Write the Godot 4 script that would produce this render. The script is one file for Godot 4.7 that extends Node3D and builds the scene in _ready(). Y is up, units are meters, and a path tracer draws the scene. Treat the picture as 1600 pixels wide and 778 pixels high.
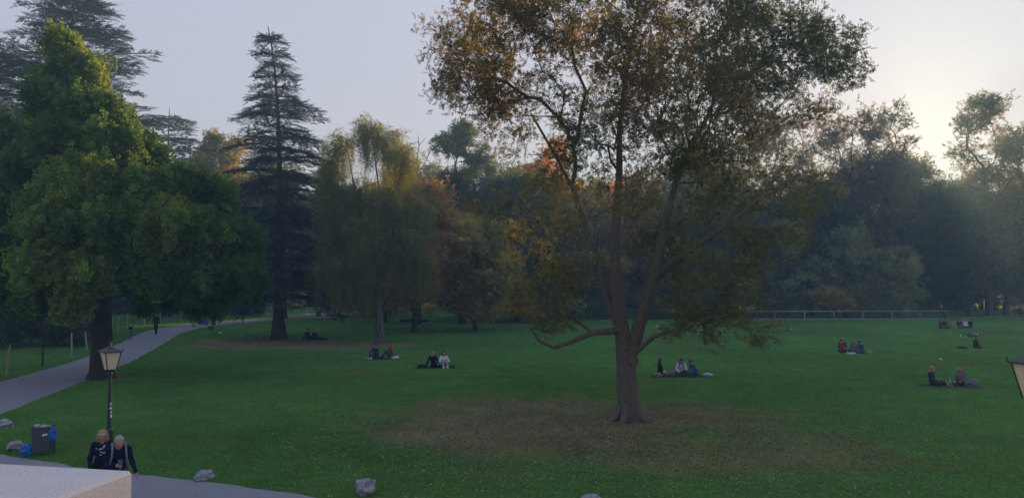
extends Node3D
# A park lawn at sunset seen from a terrace: autumn trees, picnickers, a lamp, a path.

var rng := RandomNumberGenerator.new()
var used := {}
var M := {}
var noise := FastNoiseLite.new()
var fine := FastNoiseLite.new()
var near_path := PackedVector2Array()
var left_path := PackedVector2Array()
var pose_cache := {}


# ------------------------------------------------------------------ helpers
class MB:
	var v := PackedVector3Array()
	var n := PackedVector3Array()
	var c := PackedColorArray()
	var i := PackedInt32Array()
	var ids := PackedInt32Array()

	func vert(p: Vector3, nn: Vector3, col := Color.WHITE) -> int:
		v.append(p)
		n.append(nn)
		c.append(col)
		return v.size() - 1

	func tri(a: int, b: int, d: int) -> void:
		if (v[b] - v[a]).cross(v[d] - v[a]).dot(n[a] + n[b] + n[d]) > 0.0:
			i.append_array(PackedInt32Array([a, d, b]))
		else:
			i.append_array(PackedInt32Array([a, b, d]))

	func poly(pts: Array, out: Vector3, col := Color.WHITE) -> void:
		var f := v.size()
		for p in pts:
			vert(p, out, col)
		for k in range(1, pts.size() - 1):
			tri(f, f + k, f + k + 1)

	func flat(pts: Array, centre: Vector3, col := Color.WHITE) -> void:
		var nn: Vector3 = (pts[1] - pts[0]).cross(pts[2] - pts[0]).normalized()
		if nn.dot(pts[0] - centre) < 0.0:
			nn = -nn
		poly(pts, nn, col)

	func tube(pts: Array, rad: Array, sides: int, col := Color.WHITE, cap := true) -> void:
		var u := Vector3.ZERO
		var first := v.size()
		var last := pts.size() - 1
		for k in pts.size():
			var t: Vector3 = (pts[mini(k + 1, last)] - pts[maxi(k - 1, 0)]).normalized()
			if u == Vector3.ZERO:
				u = t.cross(Vector3.UP if absf(t.y) < 0.9 else Vector3.RIGHT).normalized()
			u = (u - t * u.dot(t)).normalized()
			var w := t.cross(u)
			for j in sides:
				var a := TAU * j / sides
				var o := u * cos(a) + w * sin(a)
				v.append(pts[k] + o * rad[k])
				n.append(o)
				c.append(col)
		for k in last:
			for j in sides:
				var p := first + k * sides + j
				var q := first + k * sides + (j + 1) % sides
				i.append_array(PackedInt32Array([p, q + sides, q, p, p + sides, q + sides]))
		if cap:
			for e in [0, last]:
				var out: Vector3 = (pts[0] - pts[1]).normalized() if e == 0 else (pts[last] - pts[last - 1]).normalized()
				var ring := []
				for j in sides:
					ring.append(v[first + e * sides + j])
				poly(ring, out, col)

	func lathe(profile: Array, sides: int, at := Vector3.ZERO, col := Color.WHITE, spin := 0.0) -> void:
		# profile: [radius, height] from the bottom up; each band keeps its own normals
		for k in profile.size() - 1:
			var r0: float = profile[k][0]
			var y0: float = profile[k][1]
			var r1: float = profile[k + 1][0]
			var y1: float = profile[k + 1][1]
			var slope := Vector2(y1 - y0, r0 - r1).normalized()
			var f := v.size()
			for j in sides + 1:
				var a := TAU * j / sides + spin
				var o := Vector3(cos(a), 0, sin(a))
				var nn := Vector3(o.x * slope.x, slope.y, o.z * slope.x)
				vert(at + o * r0 + Vector3(0, y0, 0), nn, col)
				vert(at + o * r1 + Vector3(0, y1, 0), nn, col)
			for j in sides:
				tri(f + j * 2, f + j * 2 + 1, f + j * 2 + 3)
				tri(f + j * 2, f + j * 2 + 3, f + j * 2 + 2)

	func box(centre: Vector3, size: Vector3, bevel := 0.0, b := Basis.IDENTITY, col := Color.WHITE) -> void:
		var h := size * 0.5
		var e := h - Vector3.ONE * bevel
		var ax := [Vector3(1, 0, 0), Vector3(0, 1, 0), Vector3(0, 0, 1)]
		for a in 3:
			var p: int = (a + 1) % 3
			var q: int = (a + 2) % 3
			for s in [-1.0, 1.0]:
				var o: Vector3 = ax[a] * s * h[a]
				var ring := []
				for m in [[-1, -1], [1, -1], [1, 1], [-1, 1]]:
					ring.append(centre + b * (o + ax[p] * e[p] * m[0] + ax[q] * e[q] * m[1]))
				poly(ring, b * (ax[a] * s), col)
				if bevel > 0.0:
					for s2 in [-1.0, 1.0]:
						var ring2 := []
						for m in [-1, 1]:
							ring2.append(centre + b * (ax[a] * s * h[a] + ax[p] * s2 * e[p] + ax[q] * e[q] * m))
						for m in [1, -1]:
							ring2.append(centre + b * (ax[a] * s * e[a] + ax[p] * s2 * h[p] + ax[q] * e[q] * m))
						poly(ring2, b * (ax[a] * s + ax[p] * s2).normalized(), col)
		if bevel > 0.0:
			for x in [-1.0, 1.0]:
				for y in [-1.0, 1.0]:
					for z in [-1.0, 1.0]:
						poly([centre + b * Vector3(x * h.x, y * e.y, z * e.z), centre + b * Vector3(x * e.x, y * h.y, z * e.z), centre + b * Vector3(x * e.x, y * e.y, z * h.z)], b * Vector3(x, y, z).normalized(), col)

	func add(o: MB) -> void:
		var f := v.size()
		v.append_array(o.v)
		n.append_array(o.n)
		c.append_array(o.c)
		for k in o.i:
			i.append(k + f)

	func mesh(with_colour := false, with_normals := true) -> ArrayMesh:
		var a := []
		a.resize(Mesh.ARRAY_MAX)
		a[Mesh.ARRAY_VERTEX] = v
		if with_normals:
			a[Mesh.ARRAY_NORMAL] = n
		if with_colour:
			a[Mesh.ARRAY_COLOR] = c
		a[Mesh.ARRAY_INDEX] = i
		var m := ArrayMesh.new()
		m.add_surface_from_arrays(Mesh.PRIMITIVE_TRIANGLES, a)
		return m


class Copies:
	var buf := PackedFloat32Array()

	func add(b: Basis, o: Vector3, col: Color) -> void:
		buf.append_array(PackedFloat32Array([b.x.x, b.y.x, b.z.x, o.x, b.x.y, b.y.y, b.z.y, o.y, b.x.z, b.y.z, b.z.z, o.z, col.r, col.g, col.b, 1.0]))

	func node(called: String, mesh: Mesh, mat: Material) -> MultiMeshInstance3D:
		var mm := MultiMesh.new()
		mm.transform_format = MultiMesh.TRANSFORM_3D
		mm.use_colors = true
		mm.mesh = mesh
		mm.instance_count = buf.size() / 16
		mm.buffer = buf
		var o := MultiMeshInstance3D.new()
		o.name = called
		o.set_meta("kind", "stuff")
		o.multimesh = mm
		o.material_override = mat
		return o


func named(called: String) -> String:
	var k: int = used.get(called, 0)
	used[called] = k + 1
	return called if k == 0 else "%s_%03d" % [called, k]


func tag(o: Node, label: String, category: String, group := "", kind := "") -> Node:
	if label:
		o.set_meta("label", label)
	if category:
		o.set_meta("category", category)
	if group:
		o.set_meta("group", group)
	if kind:
		o.set_meta("kind", kind)
	return o


func thing(called: String, label: String, category: String, at: Vector3, yaw := 0.0, group := "") -> Node3D:
	var o := Node3D.new()
	o.name = named(called)
	add_child(o)
	o.position = at
	o.rotation.y = yaw
	tag(o, label, category, group)
	return o


func part(called: String, mesh: Mesh, mat: Material, parent: Node3D) -> MeshInstance3D:
	var o := MeshInstance3D.new()
	o.name = called if parent != self else named(called)
	o.mesh = mesh
	o.material_override = mat
	parent.add_child(o, true)
	return o


func structure(called: String, mesh: Mesh, mat: Material) -> MeshInstance3D:
	var o := part(called, mesh, mat, self)
	o.set_meta("kind", "structure")
	return o


func lin(r: float, g: float, b: float, a := 1.0) -> Color:
	var c := Color(r, g, b).linear_to_srgb()
	c.a = a
	return c


func mat(c: Color, rough := 0.8, spec := 0.4) -> StandardMaterial3D:
	var m := StandardMaterial3D.new()
	m.albedo_color = c
	m.roughness = rough
	m.metallic_specular = spec
	return m


func vmat(rough := 0.8, back := Color.BLACK, spec := 0.3) -> StandardMaterial3D:
	var m := StandardMaterial3D.new()
	m.vertex_color_use_as_albedo = true
	m.roughness = rough
	m.metallic_specular = spec
	if back != Color.BLACK:
		m.backlight_enabled = true
		m.backlight = back
	return m


func noise_tex(size: int, freq: float, ramp: Array, seed_: int, octaves := 4) -> NoiseTexture2D:
	var f := FastNoiseLite.new()
	f.seed = seed_
	f.frequency = freq
	f.fractal_octaves = octaves
	var t := NoiseTexture2D.new()
	t.width = size
	t.height = size
	t.seamless = true
	t.noise = f
	if ramp:
		var g := Gradient.new()
		g.offsets = PackedFloat32Array(ramp.map(func(x): return x[0]))
		g.colors = PackedColorArray(ramp.map(func(x): return x[1]))
		t.color_ramp = g
	return t


func textured(m: StandardMaterial3D, tex: Texture2D, scale: float, bump: Texture2D = null, cm := 0.0) -> StandardMaterial3D:
	m.albedo_texture = tex
	m.uv1_triplanar = true
	m.uv1_world_triplanar = true
	m.uv1_scale = Vector3.ONE * scale
	if bump:
		m.heightmap_enabled = true
		m.heightmap_texture = bump
		m.heightmap_scale = cm
	return m


func ball() -> Vector3:
	var p := Vector3(rng.randfn(), rng.randfn(), rng.randfn())
	return p.normalized() if p.length() > 0.001 else Vector3.UP


func facing(y: Vector3, roll: float) -> Basis:
	y = y.normalized()
	var x := y.cross(Vector3.FORWARD if absf(y.z) < 0.9 else Vector3.RIGHT).normalized()
	x = x.rotated(y, roll)
	return Basis(x, y, x.cross(y))


func inside(p: Vector2, poly: PackedVector2Array) -> bool:
	return Geometry2D.is_point_in_polygon(p, poly)


# ------------------------------------------------------------------ ready
func _ready() -> void:
	rng.seed = 7
	noise.seed = 3
	noise.frequency = 0.05
	noise.fractal_octaves = 4
	fine.seed = 11
	fine.frequency = 0.6
	fine.fractal_octaves = 3
	set_view()
	make_materials()
	make_ground()
	make_terrace()
	make_big_tree()
	make_left_trees()
	make_background_trees()
	make_shrubs()
	make_site()
	make_lamps()
	make_bin_and_rocks()
	make_people()
	make_grass()


func set_view() -> void:
	var cam := Camera3D.new()
	cam.name = "camera"
	add_child(cam)
	cam.position = Vector3(0, 5.1, 0)
	cam.rotation.x = atan(42.0 / 1208.0)
	cam.fov = rad_to_deg(2.0 * atan(389.0 / 1208.0))
	cam.near = 0.1
	cam.far = 1500.0
	cam.current = true
	var az := deg_to_rad(27.9)
	var el := deg_to_rad(9.0)
	var sun_at := Vector3(sin(az) * cos(el), sin(el), -cos(az) * cos(el))
	var im := Image.create(512, 256, false, Image.FORMAT_RGBF)
	for y in 256:
		var up := PI * (0.5 - (y + 0.5) / 256.0)
		for x in 512:
			var a := TAU * ((x + 0.5) / 512.0)
			var d := Vector3(sin(a) * cos(up), sin(up), -cos(a) * cos(up))
			var t := pow(maxf(d.y, 0.0), 0.5)
			var col := Vector3(0.232, 0.212, 0.203).lerp(Vector3(0.162, 0.203, 0.32), t)
			var off := rad_to_deg(d.angle_to(sun_at))
			col += Vector3(1.0, 0.78, 0.46) * (0.12 * exp(-off / 28.0) + 0.17 * exp(-off / 7.0))
			im.set_pixel(x, y, Color(col.x, col.y, col.z))
	var pano := PanoramaSkyMaterial.new()
	pano.panorama = ImageTexture.create_from_image(im)
	var sky := Sky.new()
	sky.sky_material = pano
	var env := Environment.new()
	env.background_mode = Environment.BG_SKY
	env.sky = sky
	env.tonemap_mode = Environment.TONE_MAPPER_LINEAR
	env.tonemap_exposure = 2.45
	env.sdfgi_enabled = true
	env.ssao_enabled = true
	env.ssil_enabled = true
	if HAZE > 0.0:
		env.volumetric_fog_enabled = true
		env.volumetric_fog_density = HAZE
		env.volumetric_fog_albedo = Color(0.58, 0.80, 1.0)
		env.volumetric_fog_anisotropy = 0.35
	var we := WorldEnvironment.new()
	we.name = "world"
	we.environment = env
	add_child(we)
	var sun := DirectionalLight3D.new()
	sun.name = "sun"
	sun.light_energy = 1.6
	sun.light_color = Color(1.0, 0.78, 0.5)
	sun.light_angular_distance = 1.0
	sun.shadow_enabled = true
	add_child(sun)
	sun.look_at_from_position(sun_at, Vector3.ZERO, Vector3.UP)


const HAZE := 0.0014


func make_materials() -> void:
	M.leaf = vmat(0.6, Color(1.0, 1.0, 0.6), 0.25)
	M.needle = vmat(0.7, Color.BLACK, 0.25)
	M.litter = vmat(0.8, Color(0.3, 0.3, 0.1), 0.2)
	M.grass = vmat(0.75, Color(0.6, 0.8, 0.3), 0.2)
	M.cloth = vmat(0.9, Color.BLACK, 0.2)
	var bark_ramp := [[0.0, lin(0.35, 0.35, 0.35)], [0.45, lin(0.7, 0.68, 0.66)], [1.0, lin(1, 0.97, 0.93)]]
	var bark_tex := noise_tex(512, 0.02, bark_ramp, 5)
	var bark_bump := noise_tex(512, 0.025, [], 6)
	for b in [["bark", lin(0.20, 0.165, 0.14)], ["dark_bark", lin(0.085, 0.075, 0.07)], ["birch_bark", lin(0.2, 0.185, 0.17)]]:
		var m := textured(mat(b[1], 0.9, 0.2), bark_tex, 1.4, bark_bump, 3.0)
		m.uv1_scale = Vector3(1.6, 0.45, 1.6)
		M[b[0]] = m
	M.asphalt = textured(mat(lin(0.255, 0.255, 0.285), 0.9, 0.3), noise_tex(1024, 0.15, [[0.0, lin(0.6, 0.6, 0.6)], [1.0, lin(1.25, 1.2, 1.15)]], 9, 5), 0.5)
	M.lamp_metal = mat(lin(0.02, 0.028, 0.03), 0.45, 0.5)
	M.pane = vmat(0.5, Color(0.85, 0.85, 0.75), 0.5)
	M.pane.vertex_color_use_as_albedo = false
	M.pane.albedo_color = lin(0.72, 0.64, 0.42)
	M.steel = mat(lin(0.42, 0.43, 0.45), 0.45, 0.5)
	M.steel.metallic = 0.6
	M.wood = textured(mat(lin(0.52, 0.46, 0.37), 0.9), bark_tex, 3.0)
	M.bin_grey = mat(lin(0.06, 0.068, 0.08), 0.5)
	M.blue_plastic = mat(lin(0.03, 0.17, 0.5), 0.35, 0.5)
	M.blue_plastic.backlight_enabled = true
	M.blue_plastic.backlight = Color(0.3, 0.5, 0.8)
	M.scar = textured(mat(lin(0.24, 0.18, 0.14), 0.9, 0.2), bark_tex, 4.0)
	M.white = mat(lin(0.7, 0.7, 0.7), 0.7)


# ------------------------------------------------------------------ ground
func smooth(e0: float, e1: float, x: float) -> float:
	return smoothstep(e0, e1, x)


func bare(x: float, z: float) -> float:
	var w := noise.get_noise_2d(x * 3.0, z * 3.0) * 0.9 + fine.get_noise_2d(x, z) * 0.35
	var r := 0.0
	for e in [[1.6, -27.2, 7.2, 6.6, 0.9], [4.2, -27.4, 1.6, 1.3, 1.2], [-15.5, -56.8, 8.5, 4.0, 0.95], [-21.0, -60.5, 5.0, 3.0, 0.9], [6.5, -22.5, 6.0, 3.2, 0.6], [-20.3, -38.5, 1.6, 1.4, 0.8]]:
		var d: float = Vector2((x - e[0]) / e[2], (z - e[1]) / e[3]).length() + w * 0.55
		r = maxf(r, e[4] * (1.0 - smooth(0.55, 1.15, d)))
	return clampf(r, 0.0, 1.0)


func lawn_colour(x: float, z: float) -> Color:
	var a := noise.get_noise_2d(x, z)
	var b := fine.get_noise_2d(x * 0.7, z * 0.7)
	var g := Vector3(0.140, 0.285, 0.090) * (1.0 + 0.25 * a + 0.18 * b)
	var dry := smooth(0.12, 0.45, noise.get_noise_2d(x * 1.3 + 200.0, z * 2.2) + 0.15 * b)
	g = g.lerp(Vector3(0.19, 0.25, 0.075), dry * 0.55)
	var soil := Vector3(0.36, 0.265, 0.17) * (1.0 + 0.35 * b)
	g = g.lerp(soil, bare(x, z) * 0.85)
	return Color(g.x, g.y, g.z)


func steps(lo: float, hi: float, s: float, far: Array) -> PackedFloat32Array:
	var o := PackedFloat32Array()
	for f in far:
		if f < lo:
			o.append(f)
	var x := lo
	while x <= hi:
		o.append(x)
		x += s
	for f in far:
		if f > hi:
			o.append(f)
	return o


func make_ground() -> void:
	near_path = PackedVector2Array([Vector2(-60, -27), Vector2(-34, -26), Vector2(-24, -24.6), Vector2(-18, -23), Vector2(-14.5, -22.13), Vector2(-13, -21.4), Vector2(-11.3, -20.6), Vector2(-9.7, -20), Vector2(-7.2, -19.15), Vector2(-5.6, -18.4), Vector2(-4.5, -17.9), Vector2(-2.5, -17.2), Vector2(1, -16.4), Vector2(6, -15.6), Vector2(14, -15), Vector2(30, -15), Vector2(60, -18), Vector2(60, -2), Vector2(-60, -2)])
	left_path = PackedVector2Array([Vector2(-30, -20.5), Vector2(-21, -24.5), Vector2(-18.8, -28.6), Vector2(-20, -34.6), Vector2(-21, -38.8), Vector2(-22.3, -45.2), Vector2(-25.7, -56.8), Vector2(-29.2, -68), Vector2(-30.6, -76), Vector2(-30.2, -81), Vector2(-27, -88), Vector2(-20, -96), Vector2(-24, -98.5), Vector2(-30.5, -90), Vector2(-34, -82), Vector2(-34.4, -75.4), Vector2(-32.8, -68), Vector2(-29.9, -59.5), Vector2(-26.9, -49.5), Vector2(-25.7, -44.5), Vector2(-24.5, -37.1), Vector2(-25.2, -32), Vector2(-29, -28), Vector2(-36, -25.5)])
	var far := [-420.0, -300.0, -220.0, -160.0, -120.0, -95.0, -80.0, 80.0, 95.0, 120.0, 160.0, 220.0, 300.0, 420.0]
	var xs := steps(-62, 66, 0.4, far)
	var zs := steps(-104, -14, 0.4, [-420.0, -320.0, -240.0, -180.0, -140.0, -120.0, 0.0, 60.0, 150.0])
	var mb := MB.new()
	for z in zs:
		for x in xs:
			mb.v.append(Vector3(x, 0.02 * noise.get_noise_2d(x * 2.0, z * 2.0) if z < -24.0 else 0.0, z))
			mb.n.append(Vector3.UP)
			mb.c.append(lawn_colour(x, z) * 0.8)
	var w := xs.size()
	for k in zs.size() - 1:
		for j in w - 1:
			var p := k * w + j
			mb.i.append_array(PackedInt32Array([p, p + 1, p + w + 1, p, p + w + 1, p + w]))
	var gm := vmat(0.95, Color.BLACK, 0.1)
	textured(gm, noise_tex(1024, 0.06, [[0.0, lin(0.6, 0.64, 0.6)], [0.5, lin(0.95, 0.95, 0.95)], [1.0, lin(1.0, 1.0, 0.95)]], 21, 6), 0.35, noise_tex(1024, 0.2, [], 22, 4), 4.0)
	structure("ground", mb.mesh(true), gm)
	path_sheet("path", near_path, 0.03, M.asphalt)
	path_sheet("path", left_path, 0.03, M.asphalt)
	path_sheet("path", PackedVector2Array([Vector2(40, -93.2), Vector2(58, -93), Vector2(90, -92), Vector2(140, -96), Vector2(140, -98.5), Vector2(90, -95.2), Vector2(58, -95.6), Vector2(40, -96)]), 0.03, M.asphalt)
	path_sheet("road", PackedVector2Array([Vector2(-120, -108), Vector2(-50, -103), Vector2(-10, -100), Vector2(20, -101), Vector2(20, -104), Vector2(-10, -103), Vector2(-50, -107), Vector2(-120, -113)]), 0.03, M.asphalt)


func path_sheet(called: String, outline: PackedVector2Array, y: float, m: Material) -> void:
	# the outline is cut into short pieces and worn a little, so that the edge of the turf is uneven
	var pts := PackedVector2Array()
	for k in outline.size():
		var a := outline[k]
		var b := outline[(k + 1) % outline.size()]
		var cuts := maxi(1, int(a.distance_to(b) / 0.35)) if absf(a.y) < 75.0 and absf(a.x) < 45.0 else 1
		for j in cuts:
			var p := a.lerp(b, float(j) / cuts)
			pts.append(p + Vector2(fine.get_noise_2d(p.x * 2.0, p.y * 2.0), fine.get_noise_2d(p.y * 2.0, p.x * 2.0)) * 0.13)
	var mb := MB.new()
	for p in pts:
		mb.vert(Vector3(p.x, y, p.y), Vector3.UP)
	var t := Geometry2D.triangulate_polygon(pts)
	for k in range(0, t.size(), 3):
		mb.tri(t[k], t[k + 1], t[k + 2])
	structure(called, mb.mesh(), m)


func make_terrace() -> void:
	# the stone pier at the end of the stair wall, its top 0.8 m below the eye, and the terrace behind it
	var stone := textured(mat(lin(0.60, 0.58, 0.57), 0.75, 0.4), noise_tex(1024, 0.09, [[0.0, lin(0.4, 0.34, 0.28)], [0.25, lin(0.6, 0.55, 0.5)], [0.33, lin(0.92, 0.9, 0.87)], [0.6, lin(0.97, 0.96, 0.95)], [0.72, lin(0.88, 0.84, 0.79)], [1.0, lin(1, 1, 1)]], 31, 4), 0.8, noise_tex(512, 0.2, [], 32, 3), 0.15)
	var pier := thing("stone_wall", "pale speckled stone wall end with smooth flat top above the path", "wall", Vector3(-1.56, 0, -3.21), deg_to_rad(-11.0))
	var mb := MB.new()
	mb.box(Vector3(-3.0, 2.15, 1.6), Vector3(6.0, 4.3, 3.2), 0.012)
	part("wall_body", mb.mesh(), stone, pier)
	mb = MB.new()
	mb.box(Vector3(4.6, 1.74, 3.5), Vector3(12.2, 3.48, 6.6), 0.01)
	structure("terrace", mb.mesh(), stone)


# ------------------------------------------------------------------ leaves
func spray_mesh(leaves: int, length: float, width: float, spread: float, seed_: int, hang := 0.0) -> ArrayMesh:
	var r := RandomNumberGenerator.new()
	r.seed = seed_
	var mb := MB.new()
	for k in leaves:
		var t := (k + 0.6) / leaves
		var az := k * 2.4 + r.randf_range(-0.5, 0.5)
		var dir := Vector3(cos(az) * spread, r.randf_range(0.1, 0.8) - hang, sin(az) * spread).normalized()
		var base := Vector3(r.randf_range(-0.03, 0.03), t, r.randf_range(-0.03, 0.03))
		var side := dir.cross(ball_of(r)).normalized() * width * 0.5
		var lift := dir.cross(side).normalized() * width * 0.18
		var L := length * r.randf_range(0.75, 1.2)
		var g := r.randf_range(0.78, 1.15)
		var col := Color(g, g, g)
		var f := mb.v.size()
		for p in [base, base + dir * L * 0.45 + side + lift, base + dir * L, base + dir * L * 0.45 - side + lift]:
			mb.vert(p, Vector3.UP, col)
		mb.i.append_array(PackedInt32Array([f, f + 1, f + 2, f, f + 2, f + 3]))
	return mb.mesh(true, false)


func ball_of(r: RandomNumberGenerator) -> Vector3:
	return Vector3(r.randfn(), r.randfn(), r.randfn()).normalized()


func fan_mesh(count: int, seed_: int) -> ArrayMesh:
	# a hanging shoot with fan-shaped leaves in tufts
	var r := RandomNumberGenerator.new()
	r.seed = seed_
	var mb := MB.new()
	for k in count:
		var t := (k + 0.5) / count
		var az := k * 2.4
		var dir := Vector3(cos(az), r.randf_range(-0.9, 0.2), sin(az)).normalized()
		var base := Vector3(0, t, 0) + dir * 0.03
		var side := dir.cross(ball_of(r)).normalized()
		var L := r.randf_range(0.17, 0.27)
		var g := r.randf_range(0.75, 1.2)
		var col := Color(g, g, g * 0.9)
		var f := mb.v.size()
		for p in [base, base + dir * L * 0.8 + side * L * 0.55, base + dir * L, base + dir * L * 0.8 - side * L * 0.55]:
			mb.vert(p, Vector3.UP, col)
		mb.i.append_array(PackedInt32Array([f, f + 1, f + 2, f, f + 2, f + 3]))
	return mb.mesh(true, false)


func frond_mesh(seed_: int) -> ArrayMesh:
	# a flat conifer frond along +y in the xy plane, with needle tufts standing off it
	var r := RandomNumberGenerator.new()
	r.seed = seed_
	var mb := MB.new()
	for k in 26:
		var t := (k + 0.5) / 26.0
		var s := 1.0 if k % 2 else -1.0
		var reach := 0.34 * (1.0 - t * 0.72)
		var dir := Vector3(s * r.randf_range(0.6, 1.0), r.randf_range(0.5, 0.9), r.randf_range(-0.3, 0.45)).normalized()
		var base := Vector3(0, t * 0.95, 0)
		var side := dir.cross(Vector3(r.randf_range(-0.6, 0.6), 0, 1)).normalized() * 0.04
		var g := r.randf_range(0.7, 1.25)
		var f := mb.v.size()
		for p in [base - side * 0.4, base + dir * reach * 0.6 + side, base + dir * reach, base + dir * reach * 0.6 - side]:
			mb.vert(p, Vector3.UP, Color(g, g, g))
		mb.i.append_array(PackedInt32Array([f, f + 1, f + 2, f, f + 2, f + 3]))
	return mb.mesh(true, false)


# ------------------------------------------------------------------ trees
class Tree3:
	var pos := PackedVector3Array()
	var par := PackedInt32Array()
	var plen := PackedFloat32Array()
	var dir := PackedVector3Array()
	var rad := PackedFloat32Array()
	var limb := PackedInt32Array()
	var tip := PackedInt32Array()  # the attractor that the node stands on, or -1

	func node(p: Vector3, parent: int, r: float, l: int, t := -1) -> int:
		pos.append(p)
		par.append(parent)
		plen.append(0.0 if parent < 0 else plen[parent] + p.distance_to(pos[parent]))
		dir.append(Vector3.UP if parent < 0 else (p - pos[parent]).normalized())
		rad.append(r)
		limb.append(l)
		tip.append(t)
		return pos.size() - 1

	func chain(pts: Array, r0: float, r1: float, parent: int, l: int) -> int:
		for k in pts.size():
			var t := float(k + 1) / pts.size()
			parent = node(pts[k], parent, lerpf(r0, r1, t), l)
		return parent

	func grow(att: PackedVector3Array, from: int, bf: float, twist: RandomNumberGenerator, arch: float) -> void:
		# every attractor joins the branch that is nearest by way and by bend
		var left := att.size()
		var cost := PackedFloat32Array()
		cost.resize(left)
		cost.fill(1e9)
		var best := PackedInt32Array()
		best.resize(left)
		var done := PackedByteArray()
		done.resize(left)
		var fresh := range(from, pos.size())
		for round_ in att.size():
			for q in fresh:
				var pq := pos[q]
				var dq := dir[q]
				var base: float = bf * plen[q]
				for k in att.size():
					if done[k]:
						continue
					var to := att[k] - pq
					var L := to.length()
					var w := L * (1.55 - 0.55 * to.dot(dq) / maxf(L, 0.01)) + base
					if w < cost[k]:
						cost[k] = w
						best[k] = q
			var pick := -1
			var low := 1e8
			for k in att.size():
				if not done[k] and cost[k] < low:
					low = cost[k]
					pick = k
			if pick < 0:
				break
			done[pick] = 1
			fresh = []
			var b := best[pick]
			var a := pos[b]
			var e := att[pick]
			var L := a.distance_to(e)
			var cuts := clampi(int(L / 0.7), 1, 6)
			var start := dir[b]
			var ctrl := a + (start * 0.6 + Vector3.UP * arch).normalized() * L * 0.4
			var last := b
			for j in range(1, cuts + 1):
				var t := float(j) / cuts
				var p := a.lerp(ctrl, t).lerp(ctrl.lerp(e, t), t)
				if j < cuts:
					p += Vector3(twist.randfn(), twist.randfn(), twist.randfn()) * 0.05 * L / cuts
				last = node(p, last, 0.0, limb[last], pick if j == cuts else -1)
				fresh.append(last)

	func thicken(twig: float, power: float) -> void:
		var sum := PackedFloat32Array()
		sum.resize(pos.size())
		for k in range(pos.size() - 1, -1, -1):
			var r := maxf(twig, pow(sum[k], 1.0 / power))
			rad[k] = maxf(rad[k], r) if rad[k] > 0.0 else r
			if par[k] >= 0:
				sum[par[k]] += pow(r, power)

	func tubes(want: int, out: MB, only_thicker := 0.0) -> void:
		# the branches of one limb (-1: all) as chains that follow the thickest child
		var main := PackedInt32Array()
		main.resize(pos.size())
		main.fill(-1)
		for k in pos.size():
			var p := par[k]
			if p >= 0 and (main[p] < 0 or rad[k] > rad[main[p]]):
				main[p] = k
		for k in pos.size():
			if want >= 0 and limb[k] != want:
				continue
			var p := par[k]
			if p >= 0 and main[p] == k and (want < 0 or limb[p] == want):
				continue
			var pts := []
			var rr := []
			if p >= 0:
				pts.append(pos[p])
				rr.append(minf(rad[p], rad[k] * 1.25))
			var q := k
			while q >= 0 and (want < 0 or limb[q] == want):
				pts.append(pos[q])
				rr.append(rad[q])
				q = main[q]
			if pts.size() < 2 or rr[0] < only_thicker:
				continue
			out.tube(pts, rr, 10 if rr[0] > 0.15 else 6 if rr[0] > 0.05 else 4, Color.WHITE, false)


func lobe_points(lobes: Array, owner: PackedInt32Array) -> PackedVector3Array:
	# lobes: [x, y, z, radius, points, flatness, first colour, second colour]
	var o := PackedVector3Array()
	for k in lobes.size():
		var l: Array = lobes[k]
		for j in l[4]:
			var p: Vector3 = ball() * pow(rng.randf(), 0.42) * l[3]
			p.y *= l[5]
			o.append(Vector3(l[0], l[1], l[2]) + p)
			owner.append(k)
	return o


func leaf_copies(t: Tree3, owner: PackedInt32Array, lobes: Array, per: int, clump: float, size: float, hang: float, into: Copies, tall := 0.75) -> void:
	for k in t.pos.size():
		if t.tip[k] < 0:
			continue
		var l: Array = lobes[owner[t.tip[k]]]
		var tone := rng.randf_range(-0.28, 0.28)
		var n_here := int(per * rng.randf_range(0.35, 1.65))
		for j in n_here:
			var off := ball() * clump * pow(rng.randf(), 0.6)
			off.y *= tall
			var up := (t.dir[k] * 0.6 + ball() * 0.9 + Vector3.DOWN * hang).normalized()
			var s := size * rng.randf_range(0.7, 1.3)
			var c: Color = l[6].lerp(l[7], clampf(rng.randf() * rng.randf() * 1.3 + tone * 0.5, 0.0, 1.0))
			c = c * (1.0 + tone + rng.randf_range(-0.15, 0.15))
			into.add(facing(up, rng.randf() * TAU).scaled(Vector3.ONE * s), t.pos[k] + off, c)


func col(r: float, g: float, b: float) -> Color:
	return Color(r, g, b)


func broadleaf(called: String, label: String, at: Vector3, lobes: Array, o: Dictionary) -> Node3D:
	# o: trunk (points), r (foot radius), spray, per, clump, size, hang, bark, group, bf
	var t := Tree3.new()
	t.node(Vector3(0, -0.1, 0), -1, o.r * 1.45, 0)
	var pts: Array = o.trunk
	t.node(pts[0] * 0.12, 0, o.r * 1.05, 0)
	t.node(pts[0] * 0.5, 1, o.r * 0.95, 0)
	t.chain(pts, o.r * 0.92, o.r * 0.3, 2, 0)
	var owner := PackedInt32Array()
	var att := lobe_points(lobes, owner)
	t.grow(att, 3, o.get("bf", 0.35), rng, o.get("arch", 0.35))
	t.thicken(o.get("twig", 0.02), 2.3)
	var root := thing(called, label, "tree", at, 0.0, o.get("group", ""))
	var mb := MB.new()
	t.tubes(-1, mb, o.get("thinnest", 0.0))
	part("trunk", mb.mesh(), M[o.get("bark", "bark")], root)
	if o.per > 0:
		var cp := Copies.new()
		leaf_copies(t, owner, lobes, o.per, o.clump, o.size, o.get("hang", 0.0), cp, o.get("tall", 0.75))
		root.add_child(cp.node("crown", o.spray, M.leaf))
	return root


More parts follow.
